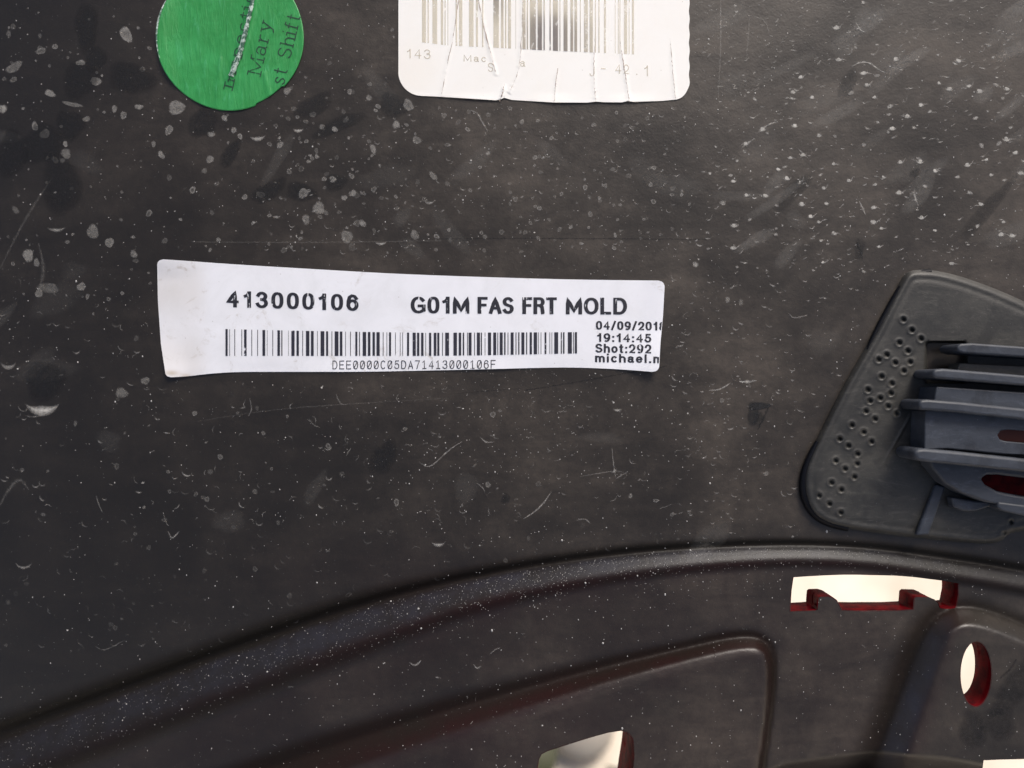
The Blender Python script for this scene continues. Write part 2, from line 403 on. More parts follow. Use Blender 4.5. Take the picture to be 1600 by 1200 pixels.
zq = H(Q[:, 0], Q[:, 1])
dust_shade = (1 - .85 * samp(SLP, Q[:, 0], Q[:, 1])) * (1 - .85 * samp(CRS, Q[:, 0], Q[:, 1]))  # thinned on slopes and in creases to paint their shade
left = sstep(900, 0, Q[:, 0] + .2 * (600 - Q[:, 1]))        # light fading towards the lower left, put into the colour
dust_shade *= 1 - .72 * left
dust_shade *= 1 - .30 * sstep(560, 800, Q[:, 1]) * sstep(0, -60, Q[:, 1] - np.interp(Q[:, 0], C1[:, 0], C1[:, 1])) * sstep(1250, 1000, Q[:, 0])  # same painted fading carried over the lower middle
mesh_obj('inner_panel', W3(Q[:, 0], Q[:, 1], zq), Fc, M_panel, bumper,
         attrs={'dust_tone': dust_shade, 'red': samp(RED, Q[:, 0], Q[:, 1]), 'sky_tint': samp(BLU, Q[:, 0], Q[:, 1]), 'crease_shade': samp(CRS, Q[:, 0], Q[:, 1])})
# painted outer skin a few millimetres behind the inner face, with the same openings
off = 26.0
def plane_xy(x, y, z): k = (D - z) / D; return (np.asarray(x) - 800) * k, (600 - np.asarray(y)) * k
X, Y = plane_xy(Q[:, 0], Q[:, 1], zq)
mesh_obj('painted_outer_skin', L3(X, Y, zq - off), Fc[:, ::-1], M_red, bumper)
for nm, lp, dep in HOLES:
    lp = np.array(resample(list(map(tuple, lp)), 4)); m = len(lp)
    z = H(lp[:, 0], lp[:, 1]); X, Y = plane_xy(lp[:, 0], lp[:, 1], z)
    c0 = np.array([X.mean(), Y.mean()])
    rows = []
    dirx, diry = X - c0[0], Y - c0[1]; L = np.hypot(dirx, diry); dirx, diry = dirx / L, diry / L
    for out, dz in ((1.2, .25), (.1, -.4), (-.8, -2.2), (-.9, -dep * .5), (-.7, -dep + 2), (.8, -dep)):
        rows.append(L3(X + dirx * out, Y + diry * out, z + dz))
    V = np.vstack(rows); F = []
    for r in range(len(rows) - 1):
        for i in range(m):
            j = (i + 1) % m; F.append((r * m + i, r * m + j, (r + 1) * m + j, (r + 1) * m + i))
    mesh_obj(nm, V, F, M_red, bumper)
# outer edge flange of the cover
ed = ([(x, GY0 + 3) for x in np.arange(GX0 + 3, GX1 - 3, 20)] + [(GX1 - 3, y) for y in np.arange(GY0 + 3, 1488, 20)] +
      [(x, 1488) for x in np.arange(GX1 - 3, GX0 + 3, -20)] + [(GX0 + 3, y) for y in np.arange(1488, GY0 + 3, -20)])
ed = np.array(ed, float); z = H(ed[:, 0], ed[:, 1]); X, Y = plane_xy(ed[:, 0], ed[:, 1], z); m = len(ed)
V = np.vstack([L3(X, Y, z), L3(X, Y, z - off)]); F = [(i, (i + 1) % m, m + (i + 1) % m, m + i) for i in range(m)]
mesh_obj('edge_flange', V, F, M_red, bumper, smooth=False)

# ------------------------------------------------------------------ ribbons, text strokes
class Buf:
    def __init__(s): s.v = []; s.f = []; s.a = {}
    def add(s, P, F, **at):
        o = len(s.v); s.v += list(P); s.f += [tuple(i + o for i in f) for f in F]
        for k, v in at.items(): s.a.setdefault(k, []).extend(v)
def ribbon2d(pts, w, ext=0., taper=None, closed=False, aniso=False):
    """quad strip about a polyline, 2 points per station; returns pts array (2n,2) and faces"""
    P = np.array(pts, float)
    if closed: P = np.vstack([P, P[:1]])
    n = len(P)
    seg = np.diff(P, axis=0); seg /= np.maximum(np.linalg.norm(seg, axis=1), 1e-9)[:, None]
    if ext: P = P.copy(); P[0] -= seg[0] * ext; P[-1] += seg[-1] * ext
    out = []
    for i in range(n):
        if closed and i in (0, n - 1): a, b_ = seg[-1], seg[0]
        else: a = seg[max(i - 1, 0)]; b_ = seg[min(i, n - 2)]
        t = a + b_; L = np.hypot(*t)
        t = t / L if L > 1e-6 else b_
        nrm = np.array([-t[1], t[0]]); k = 1 / max(.72, abs(nrm @ np.array([-b_[1], b_[0]])))
        ww = w * (taper[i] if taper is not None else 1) / 2 * k
        nn_ = nrm * ww * np.array([1.12, .80] if aniso else [1, 1])
        out += [P[i] + nn_, P[i] - nn_]
    F = [(2 * i, 2 * i + 1, 2 * i + 3, 2 * i + 2) for i in range(n - 1)]
    return np.array(out), F
def el(cx, cy, rx, ry, a0, a1, n=9, p=2.0):
    o = []
    for a in np.radians(np.linspace(a0, a1, n)):
        c_, s_ = math.cos(a), math.sin(a)
        o.append((cx + rx * math.copysign(abs(c_) ** (2 / p), c_), cy + ry * math.copysign(abs(s_) ** (2 / p), s_)))
    return o
O_ = el(.5, .5, .5, .5, 90, 450, 25, 2.5)
G_ = {   # centre lines in a unit box; (width, strokes)
 '0': (.46, [O_]), 'O': (.62, [el(.5, .5, .5, .5, 90, 450, 25, 2.2)]),
 '1': (.34, [[(.75, 0), (.75, 1)], [(.1, .74), (.45, .80), (.72, .97)]]),
 '2': (.46, [[(0, .72)] + el(.5, .7, .5, .3, 170, -20, 9) + [(.85, .42), (.4, .2), (.05, 0), (1, 0)]]),
 '3': (.46, [el(.48, .76, .45, .24, 165, -75, 10) + [(.45, .53)], [(.45, .53)] + el(.48, .27, .52, .27, 75, -165, 11)]),
 '4': (.50, [[(.74, 0), (.74, 1), (0, .3), (1, .3)]]),
 '5': (.46, [[(.92, 1), (.2, 1), (.08, .5)] + el(.48, .32, .52, .32, 130, -165, 12)]),
 '6': (.46, [el(.5, .32, .5, .32, 160, 520, 20), [(0, .32), (.02, .6), (.15, .88), (.42, 1), (.75, .96), (.94, .8)]]),
 '7': (.46, [[(0, 1), (1, 1), (.6, .5), (.35, 0)]]),
 '8': (.46, [el(.5, .76, .42, .24, 90, 450, 17), el(.5, .27, .5, .27, 90, 450, 19)]),
 '9': (.46, [el(.5, .68, .5, .32, -20, 340, 20), [(1, .68), (.97, .36), (.8, .1), (.5, 0), (.18, .02)]]),
 'G': (.62, [el(.52, .5, .52, .5, 40, 300, 16, 2.2) + [(1, .12), (1, .44), (.58, .44)]]),
 'C': (.56, [el(.52, .5, .52, .5, 48, 312, 16, 2.2)]), 'c': (.40, [el(.52, .35, .52, .35, 48, 312, 12)]),
 'M': (.70, [[(0, 0), (0, 1), (.5, .12), (1, 1), (1, 0)]]),
 'F': (.46, [[(0, 0), (0, 1), (1, 1)], [(0, .52), (.85, .52)]]),
 'E': (.46, [[(1, 1), (0, 1), (0, 0), (1, 0)], [(0, .52), (.85, .52)]]),
 'A': (.60, [[(0, 0), (.5, 1), (1, 0)], [(.2, .3), (.8, .3)]]),
 'S': (.52, [el(.5, .76, .46, .24, 25, 250, 11)[:-1] + [(.5, .51)] + el(.5, .26, .5, .26, 70, -155, 11)[1:]]),
 'R': (.54, [[(0, 0), (0, 1), (.6, 1)] + el(.6, .76, .36, .24, 80, -80, 7) + [(.6, .52), (0, .52)], [(.6, .5), (.85, .4), (.95, 0)]]),
 'T': (.54, [[(0, 1), (1, 1)], [(.5, 1), (.5, 0)]]),
 'L': (.42, [[(0, 1), (0, 0), (1, 0)]]),
 'D': (.56, [[(0, 0), (0, 1), (.45, 1)] + el(.45, .5, .55, .5, 80, -80, 11) + [(.45, 0), (0, 0)]]),
 'I': (.10, [[(.5, 0), (.5, 1)]]), 'J': (.4, [[(1, 1), (1, .25)] + el(.5, .25, .5, .25, 0, -170, 7)]),
 '/': (.32, [[(0, -.05), (1, 1.05)]]), '-': (.3, [[(0, .4), (1, .4)]]),
 ':': (.08, [[(.5, 0), (.5, .03)], [(.5, .6), (.5, .63)]]), '.': (.08, [[(.5, 0), (.5, .03)]]), ' ': (.24, []),
 'h': (.42, [[(0, 0), (0, 1)], [(0, .45)] + el(.5, .42, .5, .27, 150, 0, 8) + [(1, 0)]]),
 'n': (.42, [[(0, 0), (0, .7)], [(0, .45)] + el(.5, .42, .5, .27, 150, 0, 8) + [(1, 0)]]),
 'm': (.70, [[(0, 0), (0, .7)], [(0, .45)] + el(.25, .45, .25, .24, 150, 0, 7) + [(.5, 0)], [(.5, .45)] + el(.75, .45, .25, .24, 150, 0, 7) + [(1, 0)]]),
 'o': (.44, [el(.5, .35, .5, .35, 90, 450, 19)]), 'i': (.06, [[(.5, 0), (.5, .64)], [(.5, 1.0), (.5, 1.02)]]), 'l': (.06, [[(.5, 0), (.5, 1)]]),
 't': (.24, [[(.45, .95), (.45, .1), (.65, 0), (1, 0)], [(0, .7), (1, .7)]]),
 'a': (.42, [[(.05, .55), (.2, .68), (.55, .7), (.85, .6), (.85, .08), (1, 0)], el(.42, .2, .42, .2, 60, 310, 10) + [(.85, .25)]]),
 'e': (.42, [[(0, .38), (1, .38)] + el(.5, .35, .5, .35, 20, 320, 14)]),
 'f': (.28, [[(.4, 0), (.4, .8), (.6, 1), (1, .97)], [(0, .68), (.9, .68)]]),
 'p': (.42, [[(0, -.25), (0, .7)], el(.48, .35, .52, .35, 90, 450, 17)]),
 'r': (.26, [[(0, 0), (0, .7)], [(0, .42), (.4, .66), (1, .68)]]),
 's': (.36, [[(.95, .58), (.7, .69), (.3, .69), (.04, .54), (.3, .4), (.7, .32), (.97, .17), (.7, 0), (.3, 0), (.03, .13)]]),
 'y': (.40, [[(0, .7), (.5, .05)], [(1, .7), (.5, .05), (.3, -.2), (0, -.26)]]),
}
SERIF = {'M': [((-.18, 0), (.18, 0)), ((.82, 0), (1.18, 0)), ((-.2, 1), (.05, 1)), ((.95, 1), (1.2, 1))], 'I': [((-1.4, 0), (2.4, 0)), ((-1.4, 1), (2.4, 1))],
         'r': [((-.3, 0), (.4, 0)), ((-.3, .68), (0, .7))], 'h': [((-.2, 0), (.2, 0)), ((.8, 0), (1.2, 0)), ((-.2, 1), (0, 1))], 'i': [((-2, 0), (3, 0)), ((-2, .7), (.5, .7))],
         'f': [((.1, 0), (.8, 0))], 'n': [((-.2, 0), (.2, 0)), ((.8, 0), (1.2, 0)), ((-.2, .7), (0, .7))], 'p': [((-.3, -.25), (.3, -.25))], 'y': [((-.2, .7), (.2, .7)), ((.8, .7), (1.2, .7))]}
def text_strokes(txt, h, w, wide=1.0, gap=.14, mono=None, total=None, slashed=False, serif=False):
    """list of (polyline, width) in text units px, origin at baseline start; total = full width wanted"""
    out = []; x = 0
    for ch in txt:
        wd, ss = G_[ch]
        adv = (mono * h) if mono else (wd * h * wide + w)
        gw = max(wd * h * wide, .001); x0 = x + w / 2
        if mono: gw = mono * h * .72 - w; gw = max(gw, .5); x0 = x + (mono * h - gw) / 2
        if mono and ch == '1': ss = [[(.5, 0), (.5, 1), (.15, .8)], [(.1, 0), (.9, 0)]]
        if slashed and ch == '0': ss = ss + [[(.1, .1), (.9, .9)]]
        for st in ss:
            out.append([(x0 + p * gw, w / 2 + q * (h - w)) for p, q in st])
        if serif:
            for a, b_ in SERIF.get(ch, []): out.append([(x0 + a[0] * gw, w / 2 + a[1] * (h - w)), (x0 + b_[0] * gw, w / 2 + b_[1] * (h - w))])
        x += adv + (0 if mono else gap * h)
    if not mono: x -= gap * h
    k = (total / x) if total else 1
    return [[(p * k, q) for p, q in s] for s in out], (total or x)
def lay(buf, strokes, w, origin, xdir, ydir, zfun, z0, clipx=None):
    """put strokes on a sheet; zfun(x,y)->height; stroke origin/dirs in photo px (y down)"""
    o = np.array(origin, float); xd = np.array(xdir, float); yd = np.array(ydir, float)
    for k, s in enumerate(strokes):
        P = [s[0]]
        for a, b_ in zip(s[:-1], s[1:]):       # keep pieces short so they follow the sheet
            L = math.dist(a, b_); m = max(1, int(L / 6))
            P += [(a[0] + (b_[0] - a[0]) * i / m, a[1] + (b_[1] - a[1]) * i / m) for i in range(1, m + 1)]
        cl = len(s) > 4 and math.dist(s[0], s[-1]) < .01
        R2, F = ribbon2d(P[:-1] if cl else P, w, 0 if cl else w * (.4 if w > 2 else .5), closed=cl, aniso=w > 2.5)
        q = o + R2[:, :1] * xd + R2[:, 1:] * yd
        if clipx is not None: q[:, 0] = np.minimum(q[:, 0], clipx(q[:, 1]))
        buf.add(W3(q[:, 0], q[:, 1], zfun(q[:, 0], q[:, 1]) + z0 + .01 * (k % 7)), F)
def bars(buf, spans, top, bot, zfun, z0, slant=0, keep=None):
    for a, b_ in spans:
        n_ = 9; P = []; kp = []
        for i in range(n_):
            t = i / (n_ - 1)
            for x in (a, b_):
                y = top(x) + (bot(x) - top(x)) * t; xx = x + slant * t
                P.append(W3(xx, y, zfun(xx, y) + z0)); kp.append(keep(xx, y) if keep else 1)
        F = [(2 * i, 2 * i + 2, 2 * i + 3, 2 * i + 1) for i in range(n_ - 1)]
        buf.add(P, F, keep=kp)
def sheet(name, Xg, Yg, zfun, thick, mat, parent, attrs=None):
    """Xg,Yg 2-D arrays of photo positions; a thin closed sheet"""
    r, c_ = Xg.shape; zt = zfun(Xg, Yg)
    top = W3(Xg, Yg, zt).reshape(-1, 3); Xp, Yp = plane_xy(Xg, Yg, zt)
    bot = L3(Xp, Yp, zt - thick).reshape(-1, 3)
    F = []; N = r * c_
    for i in range(r - 1):
        for j in range(c_ - 1):
            a = i * c_ + j; F.append((a, a + c_, a + c_ + 1, a + 1))
    per = [j for j in range(c_)] + [i * c_ + c_ - 1 for i in range(1, r)] + [(r - 1) * c_ + j for j in range(c_ - 2, -1, -1)] + [i * c_ for i in range(r - 2, 0, -1)]
    V = np.vstack([top, bot[per]]); m = len(per)
    for i in range(m): j = (i + 1) % m; F.append((per[i], per[j], N + j, N + i))
    at = {k: np.r_[v.ravel(), v.ravel()[per]] for k, v in (attrs or {}).items()}
    return mesh_obj(name, V, F, mat, parent, attrs=at, angle=R(50))

# ------------------------------------------------------------------ the long part label
lt = smooth_curve([(240, 404.5), (270, 406), (364, 413), (499, 421), (620, 428), (757, 433), (895, 437), (1045, 438.5)], 200)
lb = smooth_curve([(255, 590), (289, 588.5), (330, 583.5), (370, 581), (445, 581), (552, 581), (620, 580), (757, 577), (850, 574.5), (895, 574), (964, 576.5), (1045, 583)], 200)
def ltop(x): return np.interp(x, lt[:, 0], lt[:, 1])
def lbot(x): return np.interp(x, lb[:, 0], lb[:, 1])
def lleft(v): return np.interp(v, [0, .04, .35, .72, .97, 1], [245.8, 245.6, 246.7, 251.5, 258.5, 259.5])
def lright(v): return np.interp(v, [0, .06, .38, .68, .94, 1], [1038.8, 1038.5, 1036, 1032, 1030, 1029.5])
def corner(vpx, hpx, r):      # how far a side is pulled in at distance vpx from the nearest end edge
    t = np.clip(1 - vpx / r, 0, 1); return r * (1 - np.sqrt(np.clip(1 - t * t, 0, 1)))
nv, nu = 46, 150
v = np.r_[0, np.linspace(0, 1, nv) ** 1.0][1:]
v = .5 - .5 * np.cos(np.pi * v); v = .6 * v + .4 * np.linspace(0, 1, nv)
u = np.linspace(0, 1, nu); Xg = np.zeros((nv, nu)); Yg = np.zeros((nv, nu))
for i, vv in enumerate(v):
    hh = 180 * vv; e = min(hh, 180 * (1 - vv)); rl = corner(e, 0, 9 if vv < .5 else 7); rr_ = corner(e * .8, 0, 10)
    xx = lleft(vv) + rl + (lright(vv) - rr_ - lleft(vv) - rl) * u
    Xg[i] = xx; Yg[i] = ltop(xx) + (lbot(xx) - ltop(xx)) * vv
def lab_z(x, y):
    x = np.asarray(x, float); y = np.asarray(y, float)
    h = H(x, y) + 1.6
    h = h + 7 * sstep(300, 246, x) * sstep(520, 600, y) + 5 * sstep(330, 250, x) * sstep(440, 400, y)     # lifting left corners
    h = h + 9 * sstep(960, 1040, x) * sstep(500, 585, y) + 2.5 * sstep(1000, 1040, x)
    h = h + .8 * np.sin(x / 37) * sstep(560, 582, y) + .5 * np.sin(x / 60 + y / 40)
    return h
stain = .75 * sstep(335, 300, Xg) * (.7 + .3 * np.sin(Yg / 17)) * .6 + 1.0 * np.exp(-((Xg - 268) / 10) ** 2 - ((Yg - 583) / 4) ** 2) + .8 * np.exp(-((Xg - 290) / 8) ** 2 - ((Yg - 587) / 3.5) ** 2)
label = empty('part_label', 640, 580, 0); label.location = W3(640, 580, H(640, 580)).tolist()
props(label, 'long narrow white label with black barcode reading 413000106 G01M FAS FRT MOLD', 'label')
sheet('label_paper', Xg, Yg, lab_z, 1.3, M_lab, label, {'stain': stain})
Zi = .45
B = Buf(); st, _ = text_strokes('413000106', 26.5, 5.0, 1.0, .20, total=206)
lay(B, st, 5.3, (354, 480.2), (1, .030), (.0, -1), lab_z, Zi); mesh_obj('printed_number', B.v, B.f, M_ink, label, smooth=False)
for wd_, x0, tot, y0 in (('G01M', 642, 91, 490), ('FAS', 747, 55, 490.5), ('FRT', 817, 53, 491), ('MOLD', 884.5, 95, 491.5)):
    B = Buf(); st, _ = text_strokes(wd_, 27, 5.0, 1.0, .12, total=tot)
    lay(B, st, 5.3, (x0, y0), (1, .004), (0, -1), lab_z, Zi); mesh_obj('printed_word', B.v, B.f, M_ink, label, smooth=False)
for wd_, x0, y0, tot, hh in (('04/09/2018', 931.5, 515, 108, 13), ('19:14:45', 932.5, 534, 85, 13), ('Shot:292', 930.5, 551, 87, 13.5), ('michael.m', 930, 566, 106, 13)):
    B = Buf(); st, _ = text_strokes(wd_, hh + .8, 2.7, 1.15, .2, total=tot)
    if wd_[0] in '0m':
        lay(B, st, 2.9, (x0, y0), (1, .015), (0, -1), lab_z, Zi, clipx=lambda yy: lright((yy - 438) / 143) - .8)
    else: lay(B, st, 2.9, (x0, y0), (1, .015), (0, -1), lab_z, Zi)
    mesh_obj('printed_line', B.v, B.f, M_ink, label, smooth=False)
B = Buf(); st, _ = text_strokes('DEE0000C05DA71413000106F', 13.5, 1.3, mono=.78, total=258, slashed=True)
lay(B, st, 1.25, (518, 577), (1, -.004), (0, -1), lab_z, Zi); mesh_obj('printed_code', B.v, B.f, M_ink, label, smooth=False)
za = [(455, 468), (478, 481), (507, 511), (548, 552), (563, 578), (606, 610), (640, 644), (670, 686), (697, 699), (728, 732), (757, 772), (780, 786), (820, 822), (838, 857), (868, 882), (902, 906),
      (923, 943), (952, 968), (988, 991), (1008, 1030), (1040, 1052), (1072, 1076), (1090, 1112), (1120, 1135), (1152, 1155), (1180, 1184), (1210, 1222), (1232, 1237), (1253, 1273), (1283, 1298),
      (1310, 1324), (1333, 1352), (1370, 1374), (1392, 1395), (1406, 1418), (1442, 1445)]
zb = [(18, 21), (32, 35), (58, 70), (90, 108), (115, 128), (138, 152), (163, 166), (183, 196), (210, 225), (230, 242), (258, 262), (275, 297), (322, 342), (352, 366), (375, 383), (400, 404), (408, 425),
      (440, 444), (455, 473), (478, 484), (500, 503), (518, 536), (548, 565), (572, 576), (585, 602), (610, 618), (630, 634), (647, 664), (675, 680), (690, 697), (708, 725), (735, 741), (755, 768), (778, 797),
      (803, 806), (818, 821), (840, 850), (868, 871), (880, 883), (895, 917), (932, 938), (945, 953), (972, 995), (1003, 1007), (1012, 1024)]
spans = [(230 + a * .26875, 230 + b_ * .26875) for a, b_ in za] + [(620 + a * .275, 620 + b_ * .275) for a, b_ in zb]
btop = lambda x: np.interp(x, [350, 450, 560, 660, 905], [514, 516.5, 518.5, 520, 519]); bbot = lambda x: np.interp(x, [350, 660, 760, 905], [556, 556, 555, 552])
for sp in spans:
    B = Buf(); bars(B, [sp], btop, bbot, lab_z, Zi); mesh_obj('barcode_bar', B.v, B.f, M_bar, label, smooth=False)

# ------------------------------------------------------------------ the worn label at the top edge
creases = [([(716, -150), (719, -20), (712, 31), (709, 56), (700, 94), (690, 147)], 2.6), ([(735, -120), (747, 0), (756, 41), (770, 97), (774, 112)], 3.0),
           ([(820, -90), (816, 40), (812, 109), (798, 140)], 3.0), ([(872, 106), (868, 130), (866, 160)], 2.0), ([(930, 60), (927, 120), (931, 159)], 2.2),
           ([(968, 60), (975, 103), (983, 158)], 2.6), ([(1047, 60), (1050, 97), (1055, 153)], 2.2), ([(789, 130), (785, 148), (781, 158)], 4.0)]
cr_curves = [(smooth_curve([(a, b_, 1) for a, b_ in c_], 60), amp) for c_, amp in creases]
for c_, _ in cr_curves: c_[:, 2] = np.clip(np.linspace(0, 4, 60), 0, 1) ** 1.3 * rng.uniform(.5, 1.2, 60)
WX0, WX1 = 622.5, 1077
def wbot(x): return np.interp(x, [622, 669, 720, 775, 783, 787, 800, 866, 918, 931, 945, 972, 981, 990, 1035, 1050, 1077], [148.5, 150, 153, 156.5, 155, 152.5, 156, 160, 160.2, 158.6, 159.6, 159.8, 157.6, 159, 157.5, 156, 155.5])
nv, nu = 150, 190
Xg = np.zeros((nv, nu)); Yg = np.zeros((nv, nu)); vv = np.linspace(0, 1, nv); vv = vv + .0 * vv
for i, t in enumerate(1 - (1 - vv) ** 1.35):
    e = 355 * (1 - t); e2 = 355 * t
    r_ = max(corner(e, 0, 36), corner(e2, 0, 36)) ; r2 = max(corner(e, 0, 26), corner(e2, 0, 26))
    xx = np.linspace(WX0 + r_, WX1 - r2 + .6 * math.sin(t * 90), nu); Xg[i] = xx; Yg[i] = -200 + (wbot(xx) + 200) * t
zc = None
def worn_z(x, y):
    x = np.asarray(x, float); y = np.asarray(y, float); h = H(x, y) + 1.6
    for c_, amp in cr_curves:
        d, tw, s = near(x, y, c_); h = h + .26 * tw * amp * np.exp(-(d / 2.6) ** 2) * (1 if amp < 3.5 else 1.8)
    h = h + .5 * np.sin(x / 31 + y / 50) + 1.2 * sstep(142, 162, y) * (.5 + .5 * np.sin(x / 19))
    return h
worn = empty('worn_label', 850, 160); worn.location = W3(850, 158, H(850, 158)).tolist()
props(worn, 'white creased label with a bleached barcode, cut by the top edge of the photo', 'label')
sheet('label_paper', Xg, Yg, worn_z, 1.3, M_lab2, worn, {'stain': .25 * np.exp(-((Xg - 640) / 40) ** 2 - ((Yg - 110) / 40) ** 2)})
zz = [(190, 210), (218, 224), (242, 266), (284, 296), (303, 308), (318, 321), (358, 366), (375, 392), (425, 448), (460, 470), (490, 497), (547, 575), (585, 598), (605, 612), (620, 635), (658, 660), (692, 708),
      (714, 720), (730, 760), (768, 790), (798, 804), (828, 834), (845, 870), (878, 882), (898, 918), (932, 946), (952, 966), (980, 984), (1000, 1020), (1028, 1045), (1055, 1060), (1072, 1078), (1100, 1110),
      (1155, 1158), (1170, 1174), (1178, 1182), (1200, 1216), (1224, 1228), (1240, 1250)]
def keepf(x, y):
    a = math.exp(-((x - 851) / 36) ** 2) * float(sstep(5, 40, y)) + .7 * math.exp(-((x - 775) / 14) ** 2) * float(sstep(45, 5, y)) + .45 * math.exp(-((x - 900) / 30) ** 2) * float(sstep(10, 50, y))
    return min(1, a * .85)
for a, b_ in zz:
    B = Buf(); bars(B, [(600 + a * .3125, 600 + b_ * .3125)], lambda x: -60 + .05 * (x - 660), lambda x: np.interp(x, [659, 700, 992], [66, 71, 85]), worn_z, Zi, 0, keepf)
    mesh_obj('barcode_bar', B.v, B.f, M_fade, worn, smooth=False, attrs={'keep': B.a['keep']})
for tx, x0, y0, tot, hh in (('143', 635, 91, 38, 15), ('Mac', 724, 96, 36, 11), ('S', 762, 112, 9, 14), ('ad', 811, 104, 16, 12) if 0 else ('a', 812, 104, 9, 12), ('J', 921, 119, 8, 15), ('-', 938, 112, 9, 12), ('42', 961, 115, 22, 15), ('.', 994, 117, 2, 12), ('1', 1006, 119, 8, 17)):
    B = Buf(); st, _ = text_strokes(tx, hh, 1.6, 1, .2, total=tot)
    lay(B, st, 1.5, (x0, y0), (1, .03), (0, -1), worn_z, Zi)
    mesh_obj('faded_print', B.v, B.f, M_fade, worn, smooth=False, attrs={'keep': [.12] * len(B.v)})
for k, (c_, amp) in enumerate(creases):
    B = Buf(); sc_ = smooth_curve(c_, 40); sc_ = sc_ + rng.normal(0, .35, sc_.shape)
    R2, F = ribbon2d(sc_, .9 + (.7 if k in (1, 7) else 0), taper=rng.uniform(.3, 1.4, 40))
    B.add(W3(R2[:, 0], R2[:, 1], worn_z(R2[:, 0], R2[:, 1]) + .4), F); mesh_obj('crease', B.v, B.f, M_crease, worn, smooth=False)

# ------------------------------------------------------------------ the round green sticker
GC = (359, 57); GR = 115.3
fold = smooth_curve([(404, -60, 1), (395, 0, 1), (386, 40, 1), (376, 80, 1), (360, 120, 1), (356, 136, 1)], 80)
fold2 = smooth_curve([(344, 96, 1), (342, 130, 1), (341, 172, 1)], 40); fold3 = smooth_curve([(414, 118, 1), (418, 138, 1), (423, 156, 1)], 40)
def green_z(x, y):
    x = np.asarray(x, float); y = np.asarray(y, float); h = H(x, y) + 1.6
    d, _, s = near(x, y, fold)
    h = h + 7 * np.exp(-(d / 4.5) ** 2) * sstep(140, 100, y) + np.where(s * d < 0, 2.2, 0) * np.exp(-d / 30) * 0
    for f_, a in ((fold2, .9), (fold3, 1.2)):
        d, _, s = near(x, y, f_); h = h + a * np.exp(-(d / 3.0) ** 2)
    h = h + 6 * sstep(285, 244, x) + .8 * np.sin((x * .9 + y * .45) / 9) * .7
    return h
rr_ = np.linspace(0, 1, 56) ** .8; aa = np.linspace(0, 2 * np.pi, 181)[:-1]
V = []; 
XR = np.array([[GC[0] + GR * (r - .025 * r * (1 if abs(math.degrees(a) - 56) < 14 else 0) + .004 * r * math.sin(5 * a)) * math.cos(a) for a in aa] for r in rr_[1:]])
YR = np.array([[GC[1] + GR * (r - .025 * r * (1 if abs(math.degrees(a) - 56) < 14 else 0) + .004 * r * math.sin(5 * a)) * math.sin(a) for a in aa] for r in rr_[1:]])
zt = green_z(XR, YR); top = W3(XR, YR, zt).reshape(-1, 3); na = len(aa); nr = len(rr_) - 1
Xp, Yp = plane_xy(XR[-1], YR[-1], zt[-1]); bot = L3(Xp, Yp, zt[-1] - 1.4)
V = np.vstack([top, bot, W3(GC[0], GC[1], green_z(GC[0:1], GC[1:2]))]); ci = len(V) - 1; F = []
for j in range(na):
    k = (j + 1) % na; F.append((ci, k, j))
    for i in range(nr - 1): F.append((i * na + j, i * na + k, (i + 1) * na + k, (i + 1) * na + j))
    F.append(((nr - 1) * na + j, (nr - 1) * na + k, nr * na + k, nr * na + j))
green = empty('round_sticker', *GC); green.location = W3(GC[0], 165, H(GC[0], 165)).tolist()
props(green, 'round green sticker with a raised white crease and small black lettering', 'sticker')
mesh_obj('sticker_disc', V, F, M_green, green)
for tx, p0, p1, hh in (('Mary', (408, 117), (426, 36), 22), ('st Shift', (444, 133), (470, 26), 22), ('Inspection', (364, 139), (402, -30), 15)):
    d = np.array(p1, float) - p0; L = np.hypot(*d); xd = d / L; yd = np.array([xd[1], -xd[0]])
    B = Buf(); st, _ = text_strokes(tx, hh, 1.7, 1.1, .22, total=L, serif=True)
    lay(B, st, 1.6, np.array(p0), xd, yd, green_z, .5); mesh_obj('printed_word', B.v, B.f, M_gink, green, smooth=False)
B = Buf(); f_ = fold[fold[:, 1] < 119][:, :2]; f_ = f_[::-1] if 0 else f_
tp = np.interp(np.linspace(0, 1, len(f_)), [0, .7, 1], [.7, 1.1, 1.2]) * rng.uniform(.8, 1.15, len(f_))
fn = np.gradient(f_, axis=0); fn /= np.linalg.norm(fn, axis=1)[:, None]; fn = np.c_[-fn[:, 1], fn[:, 0]]
R2 = np.stack([f_ + fn * (q * 7 * tp)[:, None] for q in (-.5, -.25, 0, .25, .5)], 1).reshape(-1, 2)
F = [(5 * i + k, 5 * i + k + 1, 5 * i + k + 6, 5 * i + k + 5) for i in range(len(f_) - 1) for k in range(4)]
B.add(W3(R2[:, 0], R2[:, 1], green_z(R2[:, 0], R2[:, 1]) + .7), F); mesh_obj('worn_fold', B.v, B.f, M_foil, green)
rim = [(GC[0] + (GR - .8) * math.cos(a), GC[1] + (GR - .8) * math.sin(a)) for a in np.radians(np.linspace(163, 214, 40))]
R2, F = ribbon2d(rim, 2.6, taper=np.sin(np.linspace(.2, 2.9, 40))); B = Buf(); B.add(W3(R2[:, 0], R2[:, 1], green_z(R2[:, 0], R2[:, 1]) + .5), F)
mesh_obj('pale_edge', B.v, B.f, M_foil, green)

